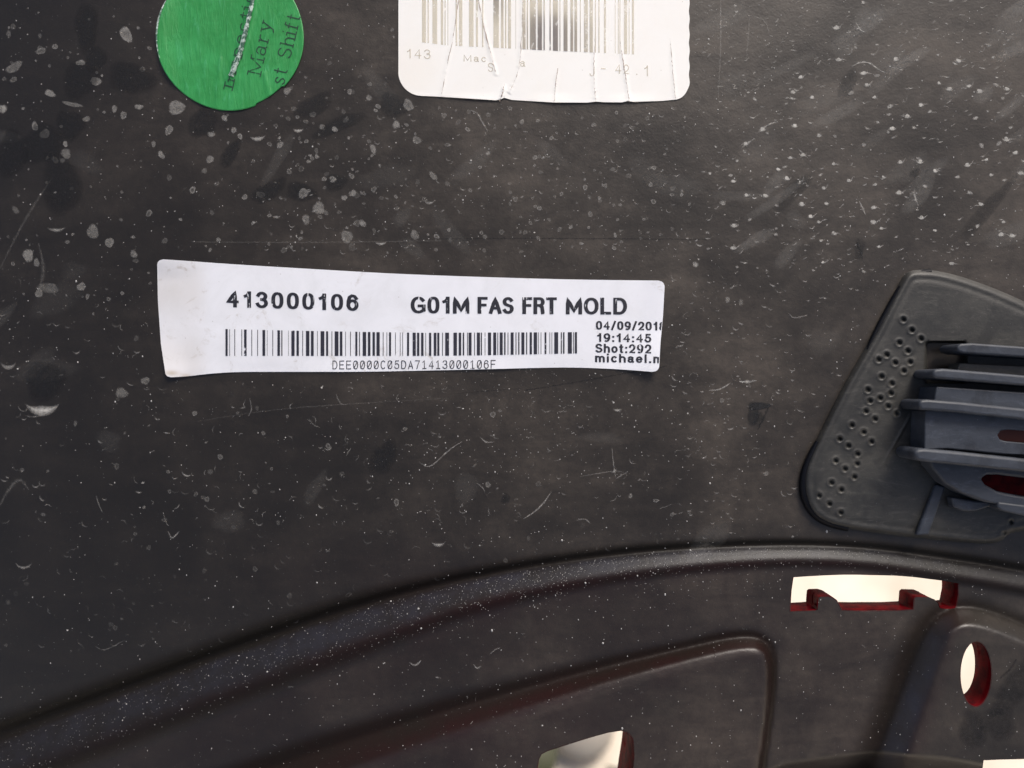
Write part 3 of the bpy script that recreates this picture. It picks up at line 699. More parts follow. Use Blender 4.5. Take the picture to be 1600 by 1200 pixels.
# ------------------------------------------------------------------ sensor bracket on the right
brk = empty('sensor_bracket', 1450, 838); brk.location = W3(1450, 838, H(1450, 838)).tolist()
props(brk, 'dark ribbed plastic bracket on a dimpled welded base plate at the right edge', 'bracket')
out = closed_smooth([(1432, 421), (1470, 423), (1528, 440), (1600, 470), (1720, 530), (1760, 640), (1720, 790), (1640, 822), (1600, 829), (1574, 834), (1566, 846), (1545, 850), (1517, 849), (1424, 840), (1317, 826),
                     (1287, 817), (1266, 800), (1255, 768), (1256, 735), (1274, 695), (1317, 607), (1366, 523), (1408, 440), (1418, 425)], 2)
U0 = lambda: random.uniform(-1.6, 1.6)
dz = [(445, 260), (482, 300), (520, 338), (430, 350), (467, 385), (378, 402), (415, 437), (453, 472), (362, 490), (403, 523), (307, 543), (350, 578), (387, 615), (297, 633), (335, 665), (240, 686), (282, 718), (320, 753),
      (225, 775), (265, 808), (172, 835), (212, 868), (252, 903), (158, 925), (198, 957), (105, 980), (145, 1010), (190, 1045), (885, 1080), (858, 1130)]
dims = [(1240 + a * .3834 + U0(), 400 + b_ * .3834 + U0()) for a, b_ in dz + [(255, 850), (310, 590), (425, 640), (185, 745), (345, 420), (400, 560), (475, 430)]]
oc = np.vstack([out, out[:1]]); oc = np.c_[smooth_curve(oc, 500, 0), np.ones(500)]
def pad_h(x, y):
    d, _, _ = near(x, y, oc)
    h = 15 - 9 * np.exp(-(d / 4) ** 1.5)
    h = h - 1.6 * np.exp(-((d - 14) / 4) ** 2)
    for a, b_ in dims:
        r = np.hypot((x - a), (y - b_)); h = h - 5.5 * np.exp(-(r / 2.9) ** 2.2) + 1.0 * np.exp(-((r - 6) / 2.4) ** 2)
    h = h - 34 * sstep(1444, 1454, x) * sstep(1512, 1500, x) * sstep(532, 541, y) * sstep(600, 590, y)
    h = h + 2.5 * np.exp(-((y - (728 - 1.75 * (x - 1378))) / 3.2) ** 2) * sstep(1375, 1382, x) * sstep(1428, 1420, x)
    return h
px, py = np.meshgrid(np.arange(1250, 1768, 2.6), np.arange(415, 860, 2.6)); px = px.ravel(); py = py.ravel()
ins = inside(px, py, out); d, _, _ = near(px, py, oc); k = ins & (d > 1.6)
fx_, fy_ = np.meshgrid(np.arange(1280, 1450, 1.5), np.arange(480, 815, 1.5)); fx_ = fx_.ravel(); fy_ = fy_.ravel()
dm = np.min([np.hypot(fx_ - a, fy_ - b_) for a, b_ in dims], 0); kk = (dm < 10) & inside(fx_, fy_, out)
P = np.vstack([out, np.c_[px[k], py[k]], np.c_[fx_[kk] + .31, fy_[kk] + .27]]); m = len(out)
vo, eo, fo, *_ = geometry.delaunay_2d_cdt([Vector(p) for p in P.tolist()], [(i, (i + 1) % m) for i in range(m)], [], 0, 1e-4)
Q = np.array([tuple(v) for v in vo]); Fp = np.array([f for f in fo if len(f) == 3]); cc = Q[Fp].mean(1); Fp = Fp[inside(cc[:, 0], cc[:, 1], out)]
a, b_, c_ = Q[Fp[:, 0]], Q[Fp[:, 1]], Q[Fp[:, 2]]
cr = (b_[:, 0] - a[:, 0]) * (c_[:, 1] - a[:, 1]) - (b_[:, 1] - a[:, 1]) * (c_[:, 0] - a[:, 0]); Fp[cr > 0] = Fp[cr > 0][:, ::-1]
zp = H(Q[:, 0], Q[:, 1]) + pad_h(Q[:, 0], Q[:, 1])
# skirt
zo = H(out[:, 0], out[:, 1]) + pad_h(out[:, 0], out[:, 1]); Xo, Yo = plane_xy(out[:, 0], out[:, 1], zo)
V = np.vstack([W3(Q[:, 0], Q[:, 1], zp), L3(Xo, Yo, zo), L3(Xo, Yo, H(out[:, 0], out[:, 1]) - 1)]); o0 = len(Q)
F = [tuple(f) for f in Fp] + [(o0 + i, o0 + (i + 1) % m, o0 + m + (i + 1) % m, o0 + m + i) for i in range(m)]
mesh_obj('base_plate', V, F, M_pad, brk, angle=R(60))
# near-black strips added for the groove of shadow round the plate
M_shade, nt, b = new_mat('edge_shade'); b.inputs['Base Color'].default_value = (.003, .0035, .006, 1); b.inputs['Roughness'].default_value = .5; b.inputs['Specular IOR Level'].default_value = .2
def add_shade_strip(pts, w, hgt, name, mat, parent, zoff=0):
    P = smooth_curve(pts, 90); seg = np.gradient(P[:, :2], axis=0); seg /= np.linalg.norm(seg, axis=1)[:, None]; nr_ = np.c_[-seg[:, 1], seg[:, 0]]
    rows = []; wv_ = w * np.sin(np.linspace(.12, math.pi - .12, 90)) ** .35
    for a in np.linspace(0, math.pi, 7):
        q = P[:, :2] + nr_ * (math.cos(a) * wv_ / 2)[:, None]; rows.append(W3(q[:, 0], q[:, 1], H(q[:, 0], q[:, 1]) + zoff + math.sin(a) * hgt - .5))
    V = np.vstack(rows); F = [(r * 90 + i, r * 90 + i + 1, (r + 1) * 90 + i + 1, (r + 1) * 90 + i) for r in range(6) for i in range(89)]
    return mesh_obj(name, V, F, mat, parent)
add_shade_strip([(1456, 424), (1432, 427), (1415, 440), (1395, 475), (1371, 518), (1356, 546)], 15, 11, 'shade_strip', M_shade, brk)
add_shade_strip([(1278, 690), (1263, 725), (1257, 752), (1259, 776), (1270, 798), (1290, 814), (1326, 826)], 19, 11, 'shade_strip', M_shade, brk)

def prism(name, poly, z0, z1, mat, parent, holes=(), bevel=2.5, tilt=0):
    """block whose top outline is seen at poly; straight walls down to z0; tilt raises the lower side"""
    H0 = 8.0
    loops = [list(map(tuple, poly))] + [list(map(tuple, h)) for h in holes]
    tess = geometry.tessellate_polygon([[Vector((p[0], p[1], 0)) for p in lp] for lp in loops])
    flat = np.array([p for lp in loops for p in lp], float); n_ = len(flat)
    zt = np.full(n_, float(z1)) + tilt * (flat[:, 1] - flat[:, 1].min())
    X, Y = plane_xy(flat[:, 0], flat[:, 1], zt)
    V = np.vstack([L3(X, Y, zt), L3(X, Y, z0)])
    F = []
    for t in tess:
        a, b_, c_ = [flat[i] for i in t]
        cr = (b_[0] - a[0]) * (c_[1] - a[1]) - (b_[1] - a[1]) * (c_[0] - a[0])
        t = t if cr < 0 else t[::-1]; F.append(tuple(t)); F.append(tuple(n_ + i for i in t[::-1]))
    o = 0
    for lp in loops:
        m = len(lp)
        for i in range(m): F.append((o + i, o + (i + 1) % m, n_ + o + (i + 1) % m, n_ + o + i))
        o += m
    ob = mesh_obj(name, V, F, mat, parent, smooth=True, angle=R(35))
    import bmesh
    bm = bmesh.new(); bm.from_mesh(ob.data); bmesh.ops.recalc_face_normals(bm, faces=bm.faces)
    if bevel: bmesh.ops.dissolve_limit(bm, angle_limit=.01, verts=bm.verts, edges=bm.edges)
    bm.to_mesh(ob.data); bm.free()
    if bevel:
        b = ob.modifiers.new('bevel', 'BEVEL'); b.width = bevel * S; b.segments = 3; b.limit_method = 'ANGLE'; b.angle_limit = R(35)
    return ob
XR_ = 1730
s1 = [(XR_ - 30, 676), (1572, 671)] + arcpts(1570, 680, 12, 9.5, -95, -265, 7)[0:] + [(1572, 689.5), (XR_ - 30, 700)]
s1 = [(1700, 680), (1575, 671.5), (1564, 673), (1559, 680), (1563, 687), (1574, 690), (1700, 700)]
s2 = [(1700, 756), (1600, 747), (1560, 742), (1543, 742), (1534, 748), (1540, 757), (1560, 768), (1600, 776), (1700, 790)]
prism('lower_wall', [(1448, 706), (XR_, 738), (XR_, 806), (1640, 797), (1586, 792), (1540, 785), (1505, 772), (1478, 756), (1456, 730)], 14, 48, M_brk, brk, [s2], 4)
prism('middle_wall', [(1446, 641), (1460, 640), (XR_, 668), (XR_, 716), (1560, 709), (1480, 701), (1444, 703)], 14, 58, M_brk, brk, [s1], 2)
prism('upper_wall', [(1464, 604), (XR_, 622), (XR_, 662), (1458, 636)], 14, 64, M_brk, brk, (), 2)
prism('rib', [(1438, 625), (1450, 624), (1500, 628), (XR_, 652), (XR_, 670), (1500, 645), (1450, 641), (1439, 641), (1435, 633)], 14, 74, M_brk, brk, (), 5)
prism('rib', [(1432, 702), (1444, 701), (1500, 706), (XR_, 731), (XR_, 751), (1500, 727), (1450, 722), (1434, 720), (1428, 711)], 14, 76, M_brk, brk, (), 6)
prism('rib', [(1461, 577), (1475, 576), (XR_, 597), (XR_, 613), (1472, 592), (1460, 591), (1457, 584)], 14, 74, M_brk, brk, (), 4)
prism('ledge', [(1500, 567), (XR_, 578), (XR_, 594), (1494, 582)], 14, 44, M_pad, brk, (), 2)
prism('rib', [(1500, 537), (1520, 536), (XR_, 551), (XR_, 566), (1506, 552), (1497, 549), (1495, 543)], 14, 66, M_brk, brk, (), 4)
prism('rib', [(1560, 784), (1590, 788), (XR_, 806), (XR_, 822), (1600, 806), (1566, 799), (1558, 793)], 14, 50, M_brk, brk, (), 3)
prism('foot', [(1487, 777), (1500, 779), (1525, 783), (1553, 783), (1546, 792), (1525, 799), (1505, 799), (1490, 793)], 14, 32, M_brk, brk, (), 3)
prism('gusset', [(1463, 757), (1478, 760), (1468, 790), (1452, 836), (1432, 837), (1448, 795)], 12, 21, M_brk, brk, (), 3)
prism('slot_backing', [(1540, 662), (1715, 670), (1715, 712), (1540, 700)], 24, 27, M_rust, brk, (), 0)
prism('slot_backing', [(1515, 735), (1715, 750), (1715, 795), (1515, 776)], 15, 18, M_red, brk, (), 0)

# ------------------------------------------------------------------ residue: dried drops, scratches, grit
B = Buf()
def hz(x, y):
    return H(x, y)
def put(P, F, op, tone):
    P = np.array(P); z = hz(P[:, 0], P[:, 1]) + .35 + random.random() * .25
    B.add(W3(P[:, 0], P[:, 1], z), F, op=list(op), tone=[tone] * len(P))
def blob(x, y, rx, ry, ang=0, op=.5, tone=1., edge=0., soft=.45, n_=14):
    ph = random.random() * 6; ca, sa = math.cos(ang), math.sin(ang); P = [(x, y)]; O = [op * (1 - edge)]
    for q, o_ in ((soft, op * (1 - edge * .6)), (.8, op * (.62 + .5 * edge)), (1.0, 0)):
        for i in range(n_):
            a = 2 * math.pi * i / n_; r = q * (1 + .13 * math.sin(2 * a + ph) + .09 * math.sin(3 * a + ph * 2) + .05 * math.sin(5 * a + ph))
            u_, v_ = rx * r * math.cos(a), ry * r * math.sin(a); P.append((x + u_ * ca - v_ * sa, y + u_ * sa + v_ * ca)); O.append(o_)
    F = [(0, 1 + (i + 1) % n_, 1 + i) for i in range(n_)]
    for k in range(2):
        for i in range(n_):
            j = (i + 1) % n_; F.append((1 + k * n_ + i, 1 + k * n_ + j, 1 + (k + 1) * n_ + j, 1 + (k + 1) * n_ + i))
    put(P, F, O, tone)
def stroke(pts, w, op=.5, tone=1., wob_=.4, tap=True, n_=None):
    P = smooth_curve(pts, n_ or max(6, int(sum(math.dist(a, b_) for a, b_ in zip(pts[:-1], pts[1:])) / 2.5)), 2); m = len(P)
    P = P + rng.normal(0, wob_, P.shape) * .5
    seg = np.gradient(P, axis=0); seg /= np.maximum(np.linalg.norm(seg, axis=1), 1e-6)[:, None]; nn = np.c_[-seg[:, 1], seg[:, 0]]
    t = np.linspace(0, 1, m); ww = w * (np.sin(np.pi * (t * .92 + .04)) ** .6 if tap else 1) * rng.uniform(.6, 1.3, m)
    Q_ = np.stack([P + nn * ww[:, None] / 2, P, P - nn * ww[:, None] / 2], 1).reshape(-1, 2)
    O = np.stack([np.zeros(m), op * rng.uniform(.5, 1.1, m), np.zeros(m)], 1).ravel()
    F = []
    for i in range(m - 1): F += [(3 * i, 3 * i + 1, 3 * i + 4, 3 * i + 3), (3 * i + 1, 3 * i + 2, 3 * i + 5, 3 * i + 4)]
    put(Q_, F, O, tone)
def cresc(x, y, r, a0, a1, w, op=.5, sq=1.):
    a = np.radians(np.linspace(a0, a1, 9)); m = 9
    t = np.sin(np.linspace(0.05, math.pi - .05, m)); o_ = np.c_[x + r * np.cos(a), y + r * sq * np.sin(a)]
    i_ = np.c_[x + (r - w * t) * np.cos(a), y + (r - w * t) * sq * np.sin(a)]; c_ = (o_ + i_) / 2
    o2 = c_ + (o_ - c_) * 1.5; i2 = c_ + (i_ - c_) * 1.3
    Q_ = np.stack([o2, c_, i2], 1).reshape(-1, 2); O = np.stack([np.zeros(m), op * t, np.zeros(m)], 1).ravel()
    F = []
    for i in range(m - 1): F += [(3 * i, 3 * i + 1, 3 * i + 4, 3 * i + 3), (3 * i + 1, 3 * i + 2, 3 * i + 5, 3 * i + 4)]
    put(Q_, F, O, 1.)
U = random.uniform
# dark wet-looking patches
for x, y, rx, ry, an in ((135, 42, 20, 34, 0), (150, 92, 17, 18, 0), (125, 125, 30, 26, 0), (110, 195, 20, 26, 0), (95, 290, 28, 50, .1), (205, 122, 34, 26, 0), (65, 225, 34, 30, 0), (20, 240, 26, 34, 0),
                         (318, 190, 22, 26, 0), (490, 165, 36, 14, -.5), (530, 195, 42, 11, -.35), (360, 240, 28, 10, -.9), (420, 298, 34, 12, -.5), (470, 300, 22, 16, 0), (525, 285, 20, 12, 0), (70, 595, 36, 28, 0),
                         (600, 715, 18, 30, .3), (1325, 130, 12, 26, .3), (1343, 388, 9, 15, .1), (1370, 700, 14, 22, 0), (615, 165, 20, 22, 0),
                         (1430, 270, 10, 6, -.6), (1240, 300, 40, 12, -.7), (1540, 330, 60, 12, -.9)):
    blob(x, y, rx * 1.1, ry * 1.1, an, .6 if x < 700 else .42, 0, 0, .5, 22)
# larger soft dusty clouds
for _ in range(46):
    x, y = U(1060, 1640), U(-60, 420); blob(x, y, U(16, 60), U(8, 20), U(-.9, -.4), U(.04, .10), 1, 0, .5, 18)
for _ in range(30):
    x, y = U(-60, 1300), U(100, 850); blob(x, y, U(20, 60), U(8, 24), U(-1, 1), U(.02, .05), 1, 0, .5, 18)
# named marks
for x, y, rx, ry, an, op in ((197, 54, 13, 10, .9, .8), (126, 98, 8, 5, .2, .75), (150, 127, 8, 8, 0, .7), (78, 146, 9, 6, .2, .75), (276, 168, 15, 11, .2, .75), (264, 203, 7, 8, .4, .6), (70, 209, 8, 8, 0, .7), (217, 167, 7, 5, 0, .65),
                         (179, 170, 5, 6, 0, .6), (193, 180, 6, 6, 0, .55), (135, 186, 6, 5, 0, .5), (113, 163, 16, 4, .2, .5), (22, 105, 14, 8, -.6, .5), (4, 170, 7, 8, 0, .85), (102, 225, 4, 5, 0, .7), (103, 240, 9, 8, 0, .5),
                         (252, 242, 5, 7, -.5, .7), (328, 249, 7, 6, 0, .6), (44, 399, 10, 10, 0, .7), (127, 448, 7, 7, 0, .6), (171, 379, 7, 9, 0, .6), (145, 362, 10, 12, .5, .5), (209, 397, 6, 7, 0, .5), (489, 179, 5, 5, 0, .7),
                         (523, 202, 5, 5, 0, .65), (503, 198, 5, 4, 0, .5), (540, 188, 5, 4, 0, .6), (638, 164, 12, 7, 1.0, .6), (619, 195, 8, 6, 1.2, .6), (651, 219, 7, 7, 0, .5), (583, 233, 9, 5, 1.1, .6), (474, 302, 9, 8, 0, .55),
                         (407, 304, 7, 6, .3, .5), (520, 280, 7, 5, .3, .6), (551, 302, 6, 6, 0, .6), (538, 309, 5, 5, 0, .6), (498, 325, 9, 12, -.5, .6), (478, 343, 7, 8, 0, .5), (567, 349, 7, 5, 1, .6), (677, 275, 8, 5, .9, .6),
                         (542, 370, 9, 12, .1, .5), (648, 367, 10, 6, 1, .5), (330, 210, 6, 5, 0, .6), (375, 213, 5, 4, .8, .8), (240, 225, 4, 5, 0, .5), (227, 595, 7, 7, 0, .45), (75, 450, 20, 8, 0, .3), (190, 614, 12, 8, .4, .4)):
    blob(x, y, rx, ry, an, op * .56, 1, U(0, .5), .5)
for a, b_ in ((435, 1045), (550, 910), (648, 838), (695, 1040), (870, 990), (905, 1018), (1085, 970), (1145, 1028), (985, 858), (915, 790), (760, 805), (693, 730), (627, 603), (520, 560), (510, 410),
              (597, 433), (375, 575), (300, 640), (445, 755), (245, 808), (303, 870), (388, 872), (250, 1005), (1022, 518), (1082, 468), (955, 572), (890, 545), (970, 262), (1163, 370), (1298, 383), (1345, 405),
              (1210, 395), (1250, 270), (1467, 395), (1290, 735), (1375, 712), (1505, 680), (1145, 762), (1465, 620), (1350, 910), (1530, 770), (1490, 1050), (660, 908), (625, 990), (825, 325), (840, 378), (875, 433),
              (545, 343), (825, 10), (705, 122), (895, 1100), (715, 265), (500, 703), (555, 690), (485, 795), (870, 925), (1450, 990), (990, 722), (1440, 1045), (1395, 780), (1080, 720), (590, 965), (1220, 1175), (645, 1170), (245, 1105)):
    x, y = 1060 + a * .35, b_ * .35; r_ = U(3.2, 5.6)
    blob(x, y, r_ * .85, r_ * .62, U(-.3, .5), U(.6, .9), 1, 0, .6, 12); cresc(x, y - r_ * .35, r_ * 1.35, U(-25, 25), U(130, 200), r_ * .7, U(.5, .8), .8)
    if random.random() < .6: q2 = U(-.9, .3) + (math.pi if random.random() < .2 else 0); stroke([(x, y + 1), (x + r_ * 1.1, y + U(-1, 1)), (x + r_ * 2.4 * math.cos(q2), y + r_ * 2.4 * math.sin(q2))], U(1.6, 3), U(.35, .6))
for x, y, r, a0, a1, w, op in ((66, 618, 30, 25, 155, 13, 1.0), (88, 342, 20, 40, 140, 5, .5), (402, 206, 14, 20, 150, 6, .7), (466, 198, 9, 15, 165, 5, .7), (595, 372, 11, 30, 150, 4, .7), (671, 310, 9, 20, 160, 4, .6), (293, 736, 9, 20, 190, 3, .55),
                             (685, 842, 12, 20, 160, 5, .6), (965, 635, 8, 20, 160, 4, .6), (13, 565, 12, 0, 180, 6, .5), (37, 875, 14, 10, 170, 4, .4), (432, 333, 8, 30, 150, 4, .5)):
    cresc(x, y, r, a0, a1, w, op)
for p, w, op in (([(1330, 105), (1343, 97), (1358, 97), (1372, 108), (1384, 114)], 4, .65), ([(1337, 35), (1345, 48), (1352, 50)], 3, .7), ([(1188, 206), (1200, 194), (1215, 190)], 4, .6), ([(1158, 232), (1170, 222), (1180, 216)], 4, .6),
                 ([(1247, 233), (1258, 243), (1262, 246)], 3, .6), ([(1125, -40), (1127, 60), (1122, 152)], 2.4, .32), ([(1171, 24), (1169, 60), (1166, 96)], 2.2, .28), ([(1172, 24), (1197, 31), (1203, 58)], 2.2, .26), ([(1428, 295), (1430, 310), (1435, 322)], 4, .6),
                 ([(1343, 315), (1348, 325), (1352, 335)], 4, .55), ([(735, 172), (746, 176), (753, 190), (762, 205)], 3.5, .5), ([(655, 722), (668, 731), (680, 724), (700, 704), (722, 690)], 3, .5), ([(750, 683), (760, 692), (772, 690)], 3, .5),
                 ([(818, 811), (838, 798), (850, 785), (862, 768)], 3.4, .5), ([(745, 755), (755, 762), (758, 770)], 2.6, .45), ([(905, 745), (960, 735), (975, 738)], 2, .35), ([(956, 700), (958, 720), (962, 746)], 2.6, .4), ([(963, 748), (972, 742), (980, 738)], 2.6, .4),
                 ([(845, 640), (855, 645), (862, 640)], 2.4, .35), ([(1108, 610), (1125, 609), (1142, 598)], 4, .6), ([(1155, 596), (1168, 597), (1182, 594)], 6, .8), ([(1060, 803), (1068, 800)], 3, .3), ([(900, 813), (915, 810), (922, 818)], 3, .35),
                 ([(1030, 795), (1050, 788)], 2, .3), ([(262, 830), (268, 842), (275, 836), (280, 830)], 4, .4), ([(255, 800), (258, 815), (264, 822)], 2.5, .35), ([(150, 775), (155, 790), (160, 800)], 2.5, .35), ([(220, 755), (226, 754)], 4, .7),
                 ([(40, 650), (60, 652), (80, 640)], 4, .2), ([(0, 790), (10, 770), (30, 745), (45, 765)], 8, .14), ([(0, 420), (40, 340), (80, 280)], 6, .10), ([(60, 380), (70, 420), (60, 460)], 8, .12), ([(150, 1010), (158, 1016), (170, 1014), (195, 1000)], 2.4, .25),
                 ([(390, 622), (394, 640), (388, 650)], 3, .3), ([(525, 616), (532, 632), (540, 632)], 3, .3), ([(480, 655), (492, 665), (500, 668)], 2, .35), ([(548, 700), (541, 712)], 3, .3), ([(1232, 490), (1240, 498), (1262, 492)], 3, .4),
                 ([(640, 1035), (648, 1041), (658, 1032)], 4, .6), ([(740, 1038), (745, 1046), (752, 1040)], 4, .55), ([(765, 1022), (775, 1014), (782, 1012)], 2.4, .4), ([(680, 1058), (690, 1060)], 3, .4), ([(815, 1030), (818, 1035)], 3, .3)):
    stroke(p, w, op)
# the two faint mould lines and the odd dark marks
stroke([(690, 373), (860, 372), (1105, 374)], 2.6, .75, 0, .5, False); stroke([(300, 378), (500, 379), (690, 376)], 2.2, .14, 1, .5, False)
stroke([(820, 610), (900, 597), (1042, 572)], 2.6, .7, 0, .5, False); stroke([(700, 616), (820, 606)], 2, .5, 0, .6); stroke([(300, 660), (420, 640), (560, 630), (700, 622)], 2.2, .12, 1)
blob(1186, 634, 19, 7, -.1, .95, 0, 0, .8, 16); blob(1177, 648, 11, 18, -.15, .7, 0, 0, .7, 16); stroke([(1203, 630), (1194, 652), (1184, 672)], 6, .8, 0); blob(1185, 655, 8, 14, .2, .4, 0, 0, .7)
stroke([(1339, 378), (1345, 392), (1348, 405)], 7, .95, 0); blob(790, 779, 8, 9, 0, .5, 0); 
stroke([(1562, 1060), (1580, 1045), (1588, 1030)], 6, .8, 0)
for x, y, rx, ry, an in ((1585, 1075, 26, 52, .5), (1520, 1140, 24, 34, .3), (1560, 1130, 34, 26, -.2)): blob(x, y, rx, ry, an, .4, 0, 0, .6, 20)
# scattered drops by region
for _ in range(420):
    x, y = U(-150, 620), U(-150, 470)
    if math.hypot(x - GC[0], y - GC[1]) < 122 or (x > 235 and y > 395): continue
    r = U(1.0, 3.0) if random.random() < .7 else U(3, 6); blob(x, y, r, r * U(.7, 1.4), U(0, 3), U(.08, .4), 1, U(0, .8), .5, 10)
for _ in range(460):
    x, y = U(400, 1080), U(165, 430)
    if y > 395 and 235 < x: continue
    r = U(1, 4.2)
    if random.random() < .6: blob(x, y, r, r * U(.7, 1.5), U(0, 3), U(.1, .36), 1, U(.2, .9), .45, 10)
    else: cresc(x, y, r * 1.3, U(-20, 60), U(120, 240), U(1.4, 2.6), U(.25, .5))
for _ in range(900):
    x, y = U(1085, 1780), U(-120, 430)
    if x > 1390 and y > 405 - (x - 1390) * .02: continue
    r = U(1.8, 5.5) * (1.1 if y > 60 else .8)
    q = random.random()
    r *= U(.5, 1.15)
    if q < .42:
        cresc(x, y, r, U(-10, 50), U(120, 200), r * .6, U(.3, .8), U(.7, 1)); q2 = U(-1.2, .2)
        if random.random() < .5: stroke([(x + r * .3, y + r * .5), (x + r * 1.2, y - r * .1), (x + r * 2.2 * math.cos(q2), y + r * 2.2 * math.sin(q2))], U(1, 2), U(.15, .4))
    elif q < .75: a = U(-.9, .3); L = U(4, 10); stroke([(x, y), (x + L * .5 * math.cos(a), y + L * .5 * math.sin(a) + U(-2, 2)), (x + L * math.cos(a), y + L * math.sin(a))], U(2, 3.6), U(.25, .6))
    else: blob(x, y, r * .9, r * .6, U(-.6, .6), U(.3, .6))
for _ in range(760):
    x, y = U(-100, 1240), U(430, 1020)
    if 235 < x < 1050 and 395 < y < 600: continue
    if y > float(np.interp(x, C1[:, 0], C1[:, 1])) - 12: continue
    f = .45 if y > 820 else 1
    q = random.random()
    if q < .45: a = U(0, 6.28); L = U(4, 14); stroke([(x, y), (x + L * .5 * math.cos(a), y + L * .5 * math.sin(a)), (x + L * math.cos(a + .7), y + L * math.sin(a + .7))], U(1.3, 2.6), U(.12, .42) * f)
    elif q < .8: cresc(x, y, U(3, 8), U(-20, 60), U(110, 240), U(1.4, 2.8), U(.12, .42) * f)
    else: r = U(1.5, 5); blob(x, y, r, r * U(.7, 1.3), 0, U(.08, .32) * f, 1, U(.2, .9), .45, 10)
for _ in range(170):
    x, y = U(1050, 1420), U(420, 840)
    if x > np.interp(y, [420, 523, 607, 700, 840], [1400, 1350, 1300, 1255, 1240]): continue
    cresc(x, y, U(2.5, 6), U(-10, 50), U(120, 200), U(1.5, 3), U(.2, .55))
for _ in range(60):
    x, y = U(250, 1550), U(900, 1190)
    if y < float(np.interp(x, C1[:, 0], C1[:, 1])) + 8 or any(inside(np.array([x]), np.array([y]), closed_smooth(h, 0))[0] for _, h, _ in HOLES): continue
    stroke([(x, y), (x + U(-5, 5), y + U(-4, 4)), (x + U(-8, 8), y + U(-6, 6))], U(1, 2.2), U(.1, .35))
o = mesh_obj('dried_marks', B.v, B.f, M_mark, bumper, smooth=False, attrs={'op': B.a['op'], 'tone': B.a['tone']}); o['kind'] = 'stuff'
# tiny grit grains: little pyramids
M_grit, nt, b = new_mat('pale_grit'); b.inputs['Base Color'].default_value = (.42, .41, .39, 1); b.inputs['Roughness'].default_value = .8
V = []; F = []
def grain(x, y, r, zb=None):
    o = len(V); k = random.choice((4, 5)); a0 = U(0, 6); st_ = U(.6, 1.6)
    z = float(zb if zb is not None else H(x, y))
    for i in range(k):
        a = a0 + 2 * math.pi * i / k; V.append((x + r * math.cos(a), y + r * st_ * math.sin(a), z + .1))
    V.append((x, y, z + r * .8))
    for i in range(k): F.append((o + (i + 1) % k, o + i, o + k))
c1x = C1[:, 0]; c1y = C1[:, 1]
for _ in range(2600):
    x = U(-60, 1500); w_ = float(np.interp(x, C1[:, 0], C1[:, 2])); y = float(np.interp(x, C1[:, 0], C1[:, 1])) + w_ * abs(random.gauss(.05, .42)) + 4 if random.random() < .35 + .65 * math.exp(-((x - 820) / 260) ** 2) else 1300
    if y > 1230 or any(inside(np.array([x]), np.array([y]), np.array(h))[0] for _, h, _ in HOLES): continue
    grain(x, y, random.choice((.25, .3, .35, .45, .55)))
cnt = 0
while cnt < 4600:
    x, y = U(-150, 1750), U(-150, 1230)
    dens = .35 + .9 * math.exp(-((x - 800) / 260) ** 2 - ((y - 620) / 260) ** 2) + .5 * math.exp(-((x - 1150) / 160) ** 2 - ((y - 60) / 120) ** 2)
    dy = y - float(np.interp(x, c1x, c1y))
    if 0 < dy < 70 and x < 1250: dens += 1.0
    if dy < -60 and y > 760: dens *= .6
    if random.random() > dens / 1.3: continue
    if any(inside(np.array([x]), np.array([y]), np.array(h))[0] for _, h, _ in HOLES): continue
    if 1250 < x and 415 < y < 850 and inside(np.array([x]), np.array([y]), out)[0]: continue
    if (240 < x < 1042 and ltop(x) - 2 < y < lbot(x) + 2) or (620 < x < 1080 and y < 162) or math.hypot(x - GC[0], y - GC[1]) < 118: continue
    cnt += 1
    grain(x, y, random.choice((.25, .3, .35, .4, .45, .5, .6, .7, .9)) * (1.0 if random.random() < .93 else 1.9))
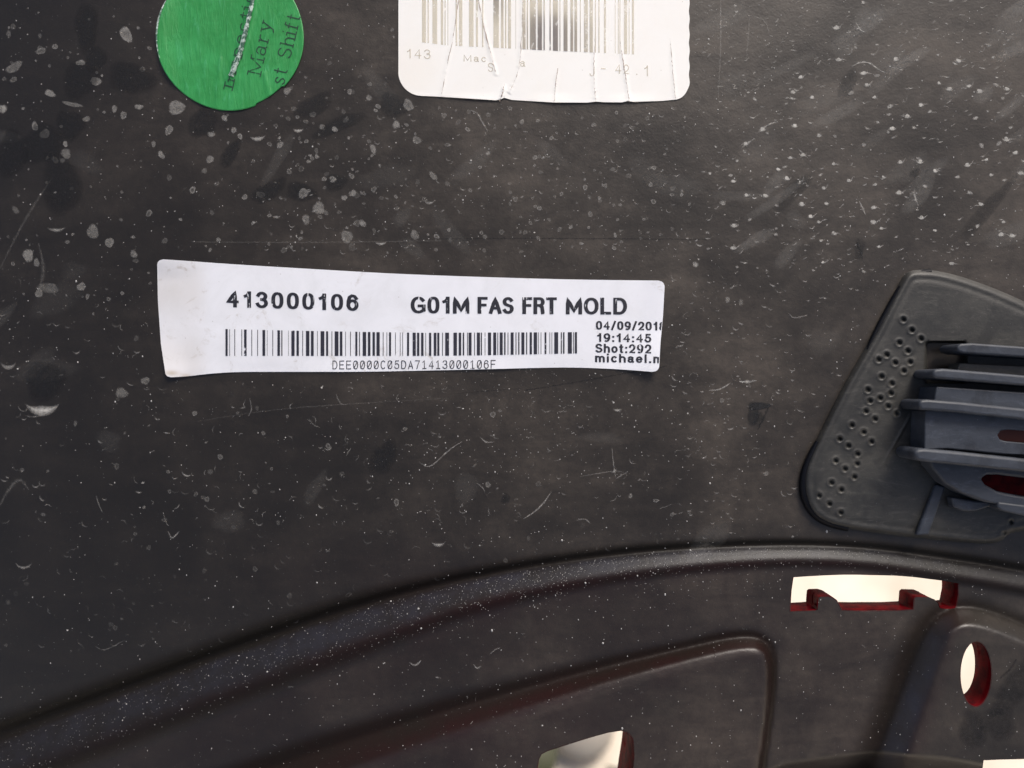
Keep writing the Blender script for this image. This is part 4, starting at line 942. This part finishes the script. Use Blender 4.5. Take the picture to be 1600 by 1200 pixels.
Vn = np.array(V); o = mesh_obj('grit', W3(Vn[:, 0], Vn[:, 1], Vn[:, 2]), F, M_grit, bumper, smooth=False); o['kind'] = 'stuff'

# ------------------------------------------------------------------ what lies on the ground beyond the openings
def through(x, y):      # where the ray of a photo point meets the ground
    c_ = np.array(cam.location); p = W3(x, y, 0); d = p - c_; t = (GZ - c_[2]) / d[2]; return c_ + d * t
def leaf(cx, cy, L, ang, label_):
    V = []; F = []; m = 8
    for i in range(m + 1):
        t = i / m; w = .28 * L * math.sin(math.pi * t) ** .8; zc_ = GZ + .006 + .012 * math.sin(math.pi * t)
        for s in (-1, 0, 1):
            u_, v_ = (t - .5) * L, s * w; V.append((cx + u_ * math.cos(ang) - v_ * math.sin(ang), cy + u_ * math.sin(ang) + v_ * math.cos(ang), zc_ + (.004 if s else 0)))
    for i in range(m): F += [(3 * i, 3 * i + 3, 3 * i + 4, 3 * i + 1), (3 * i + 1, 3 * i + 4, 3 * i + 5, 3 * i + 2)]
    o = mesh_obj('fallen_leaf', V, F, M_leaf, loc=(cx, cy, GZ + .006)); props(o, label_, 'leaf', 'leaves on the ground under the cover'); return o
p = through(862, 1188)
leaf(p[0] - .012, p[1], .05, 1.2, 'olive leaf on the sandy ground, left one seen through the lowest opening')
leaf(p[0] + .045, p[1] - .02, .04, 2.2, 'olive leaf on the sandy ground, right one seen through the lowest opening')
def pebble(cx, cy, r, label_):
    import bmesh
    bm = bmesh.new(); bmesh.ops.create_icosphere(bm, subdivisions=3, radius=r)
    for v_ in bm.verts: v_.co *= 1 + .12 * math.sin(v_.co.x * 90 + 1) * math.cos(v_.co.y * 70); v_.co.z *= .6
    V = np.array([tuple(v_.co) for v_ in bm.verts]) + (cx, cy, GZ + r * .4); F = [[v_.index for v_ in f.verts] for f in bm.faces]; bm.free()
    o = mesh_obj('pebble', V, F, M_stone, loc=(cx, cy, GZ)); props(o, label_, 'stone'); return o
p = through(905, 1185); pebble(p[0], p[1] + .02, .022, 'grey pebble beside the olive leaves seen through the lowest opening')
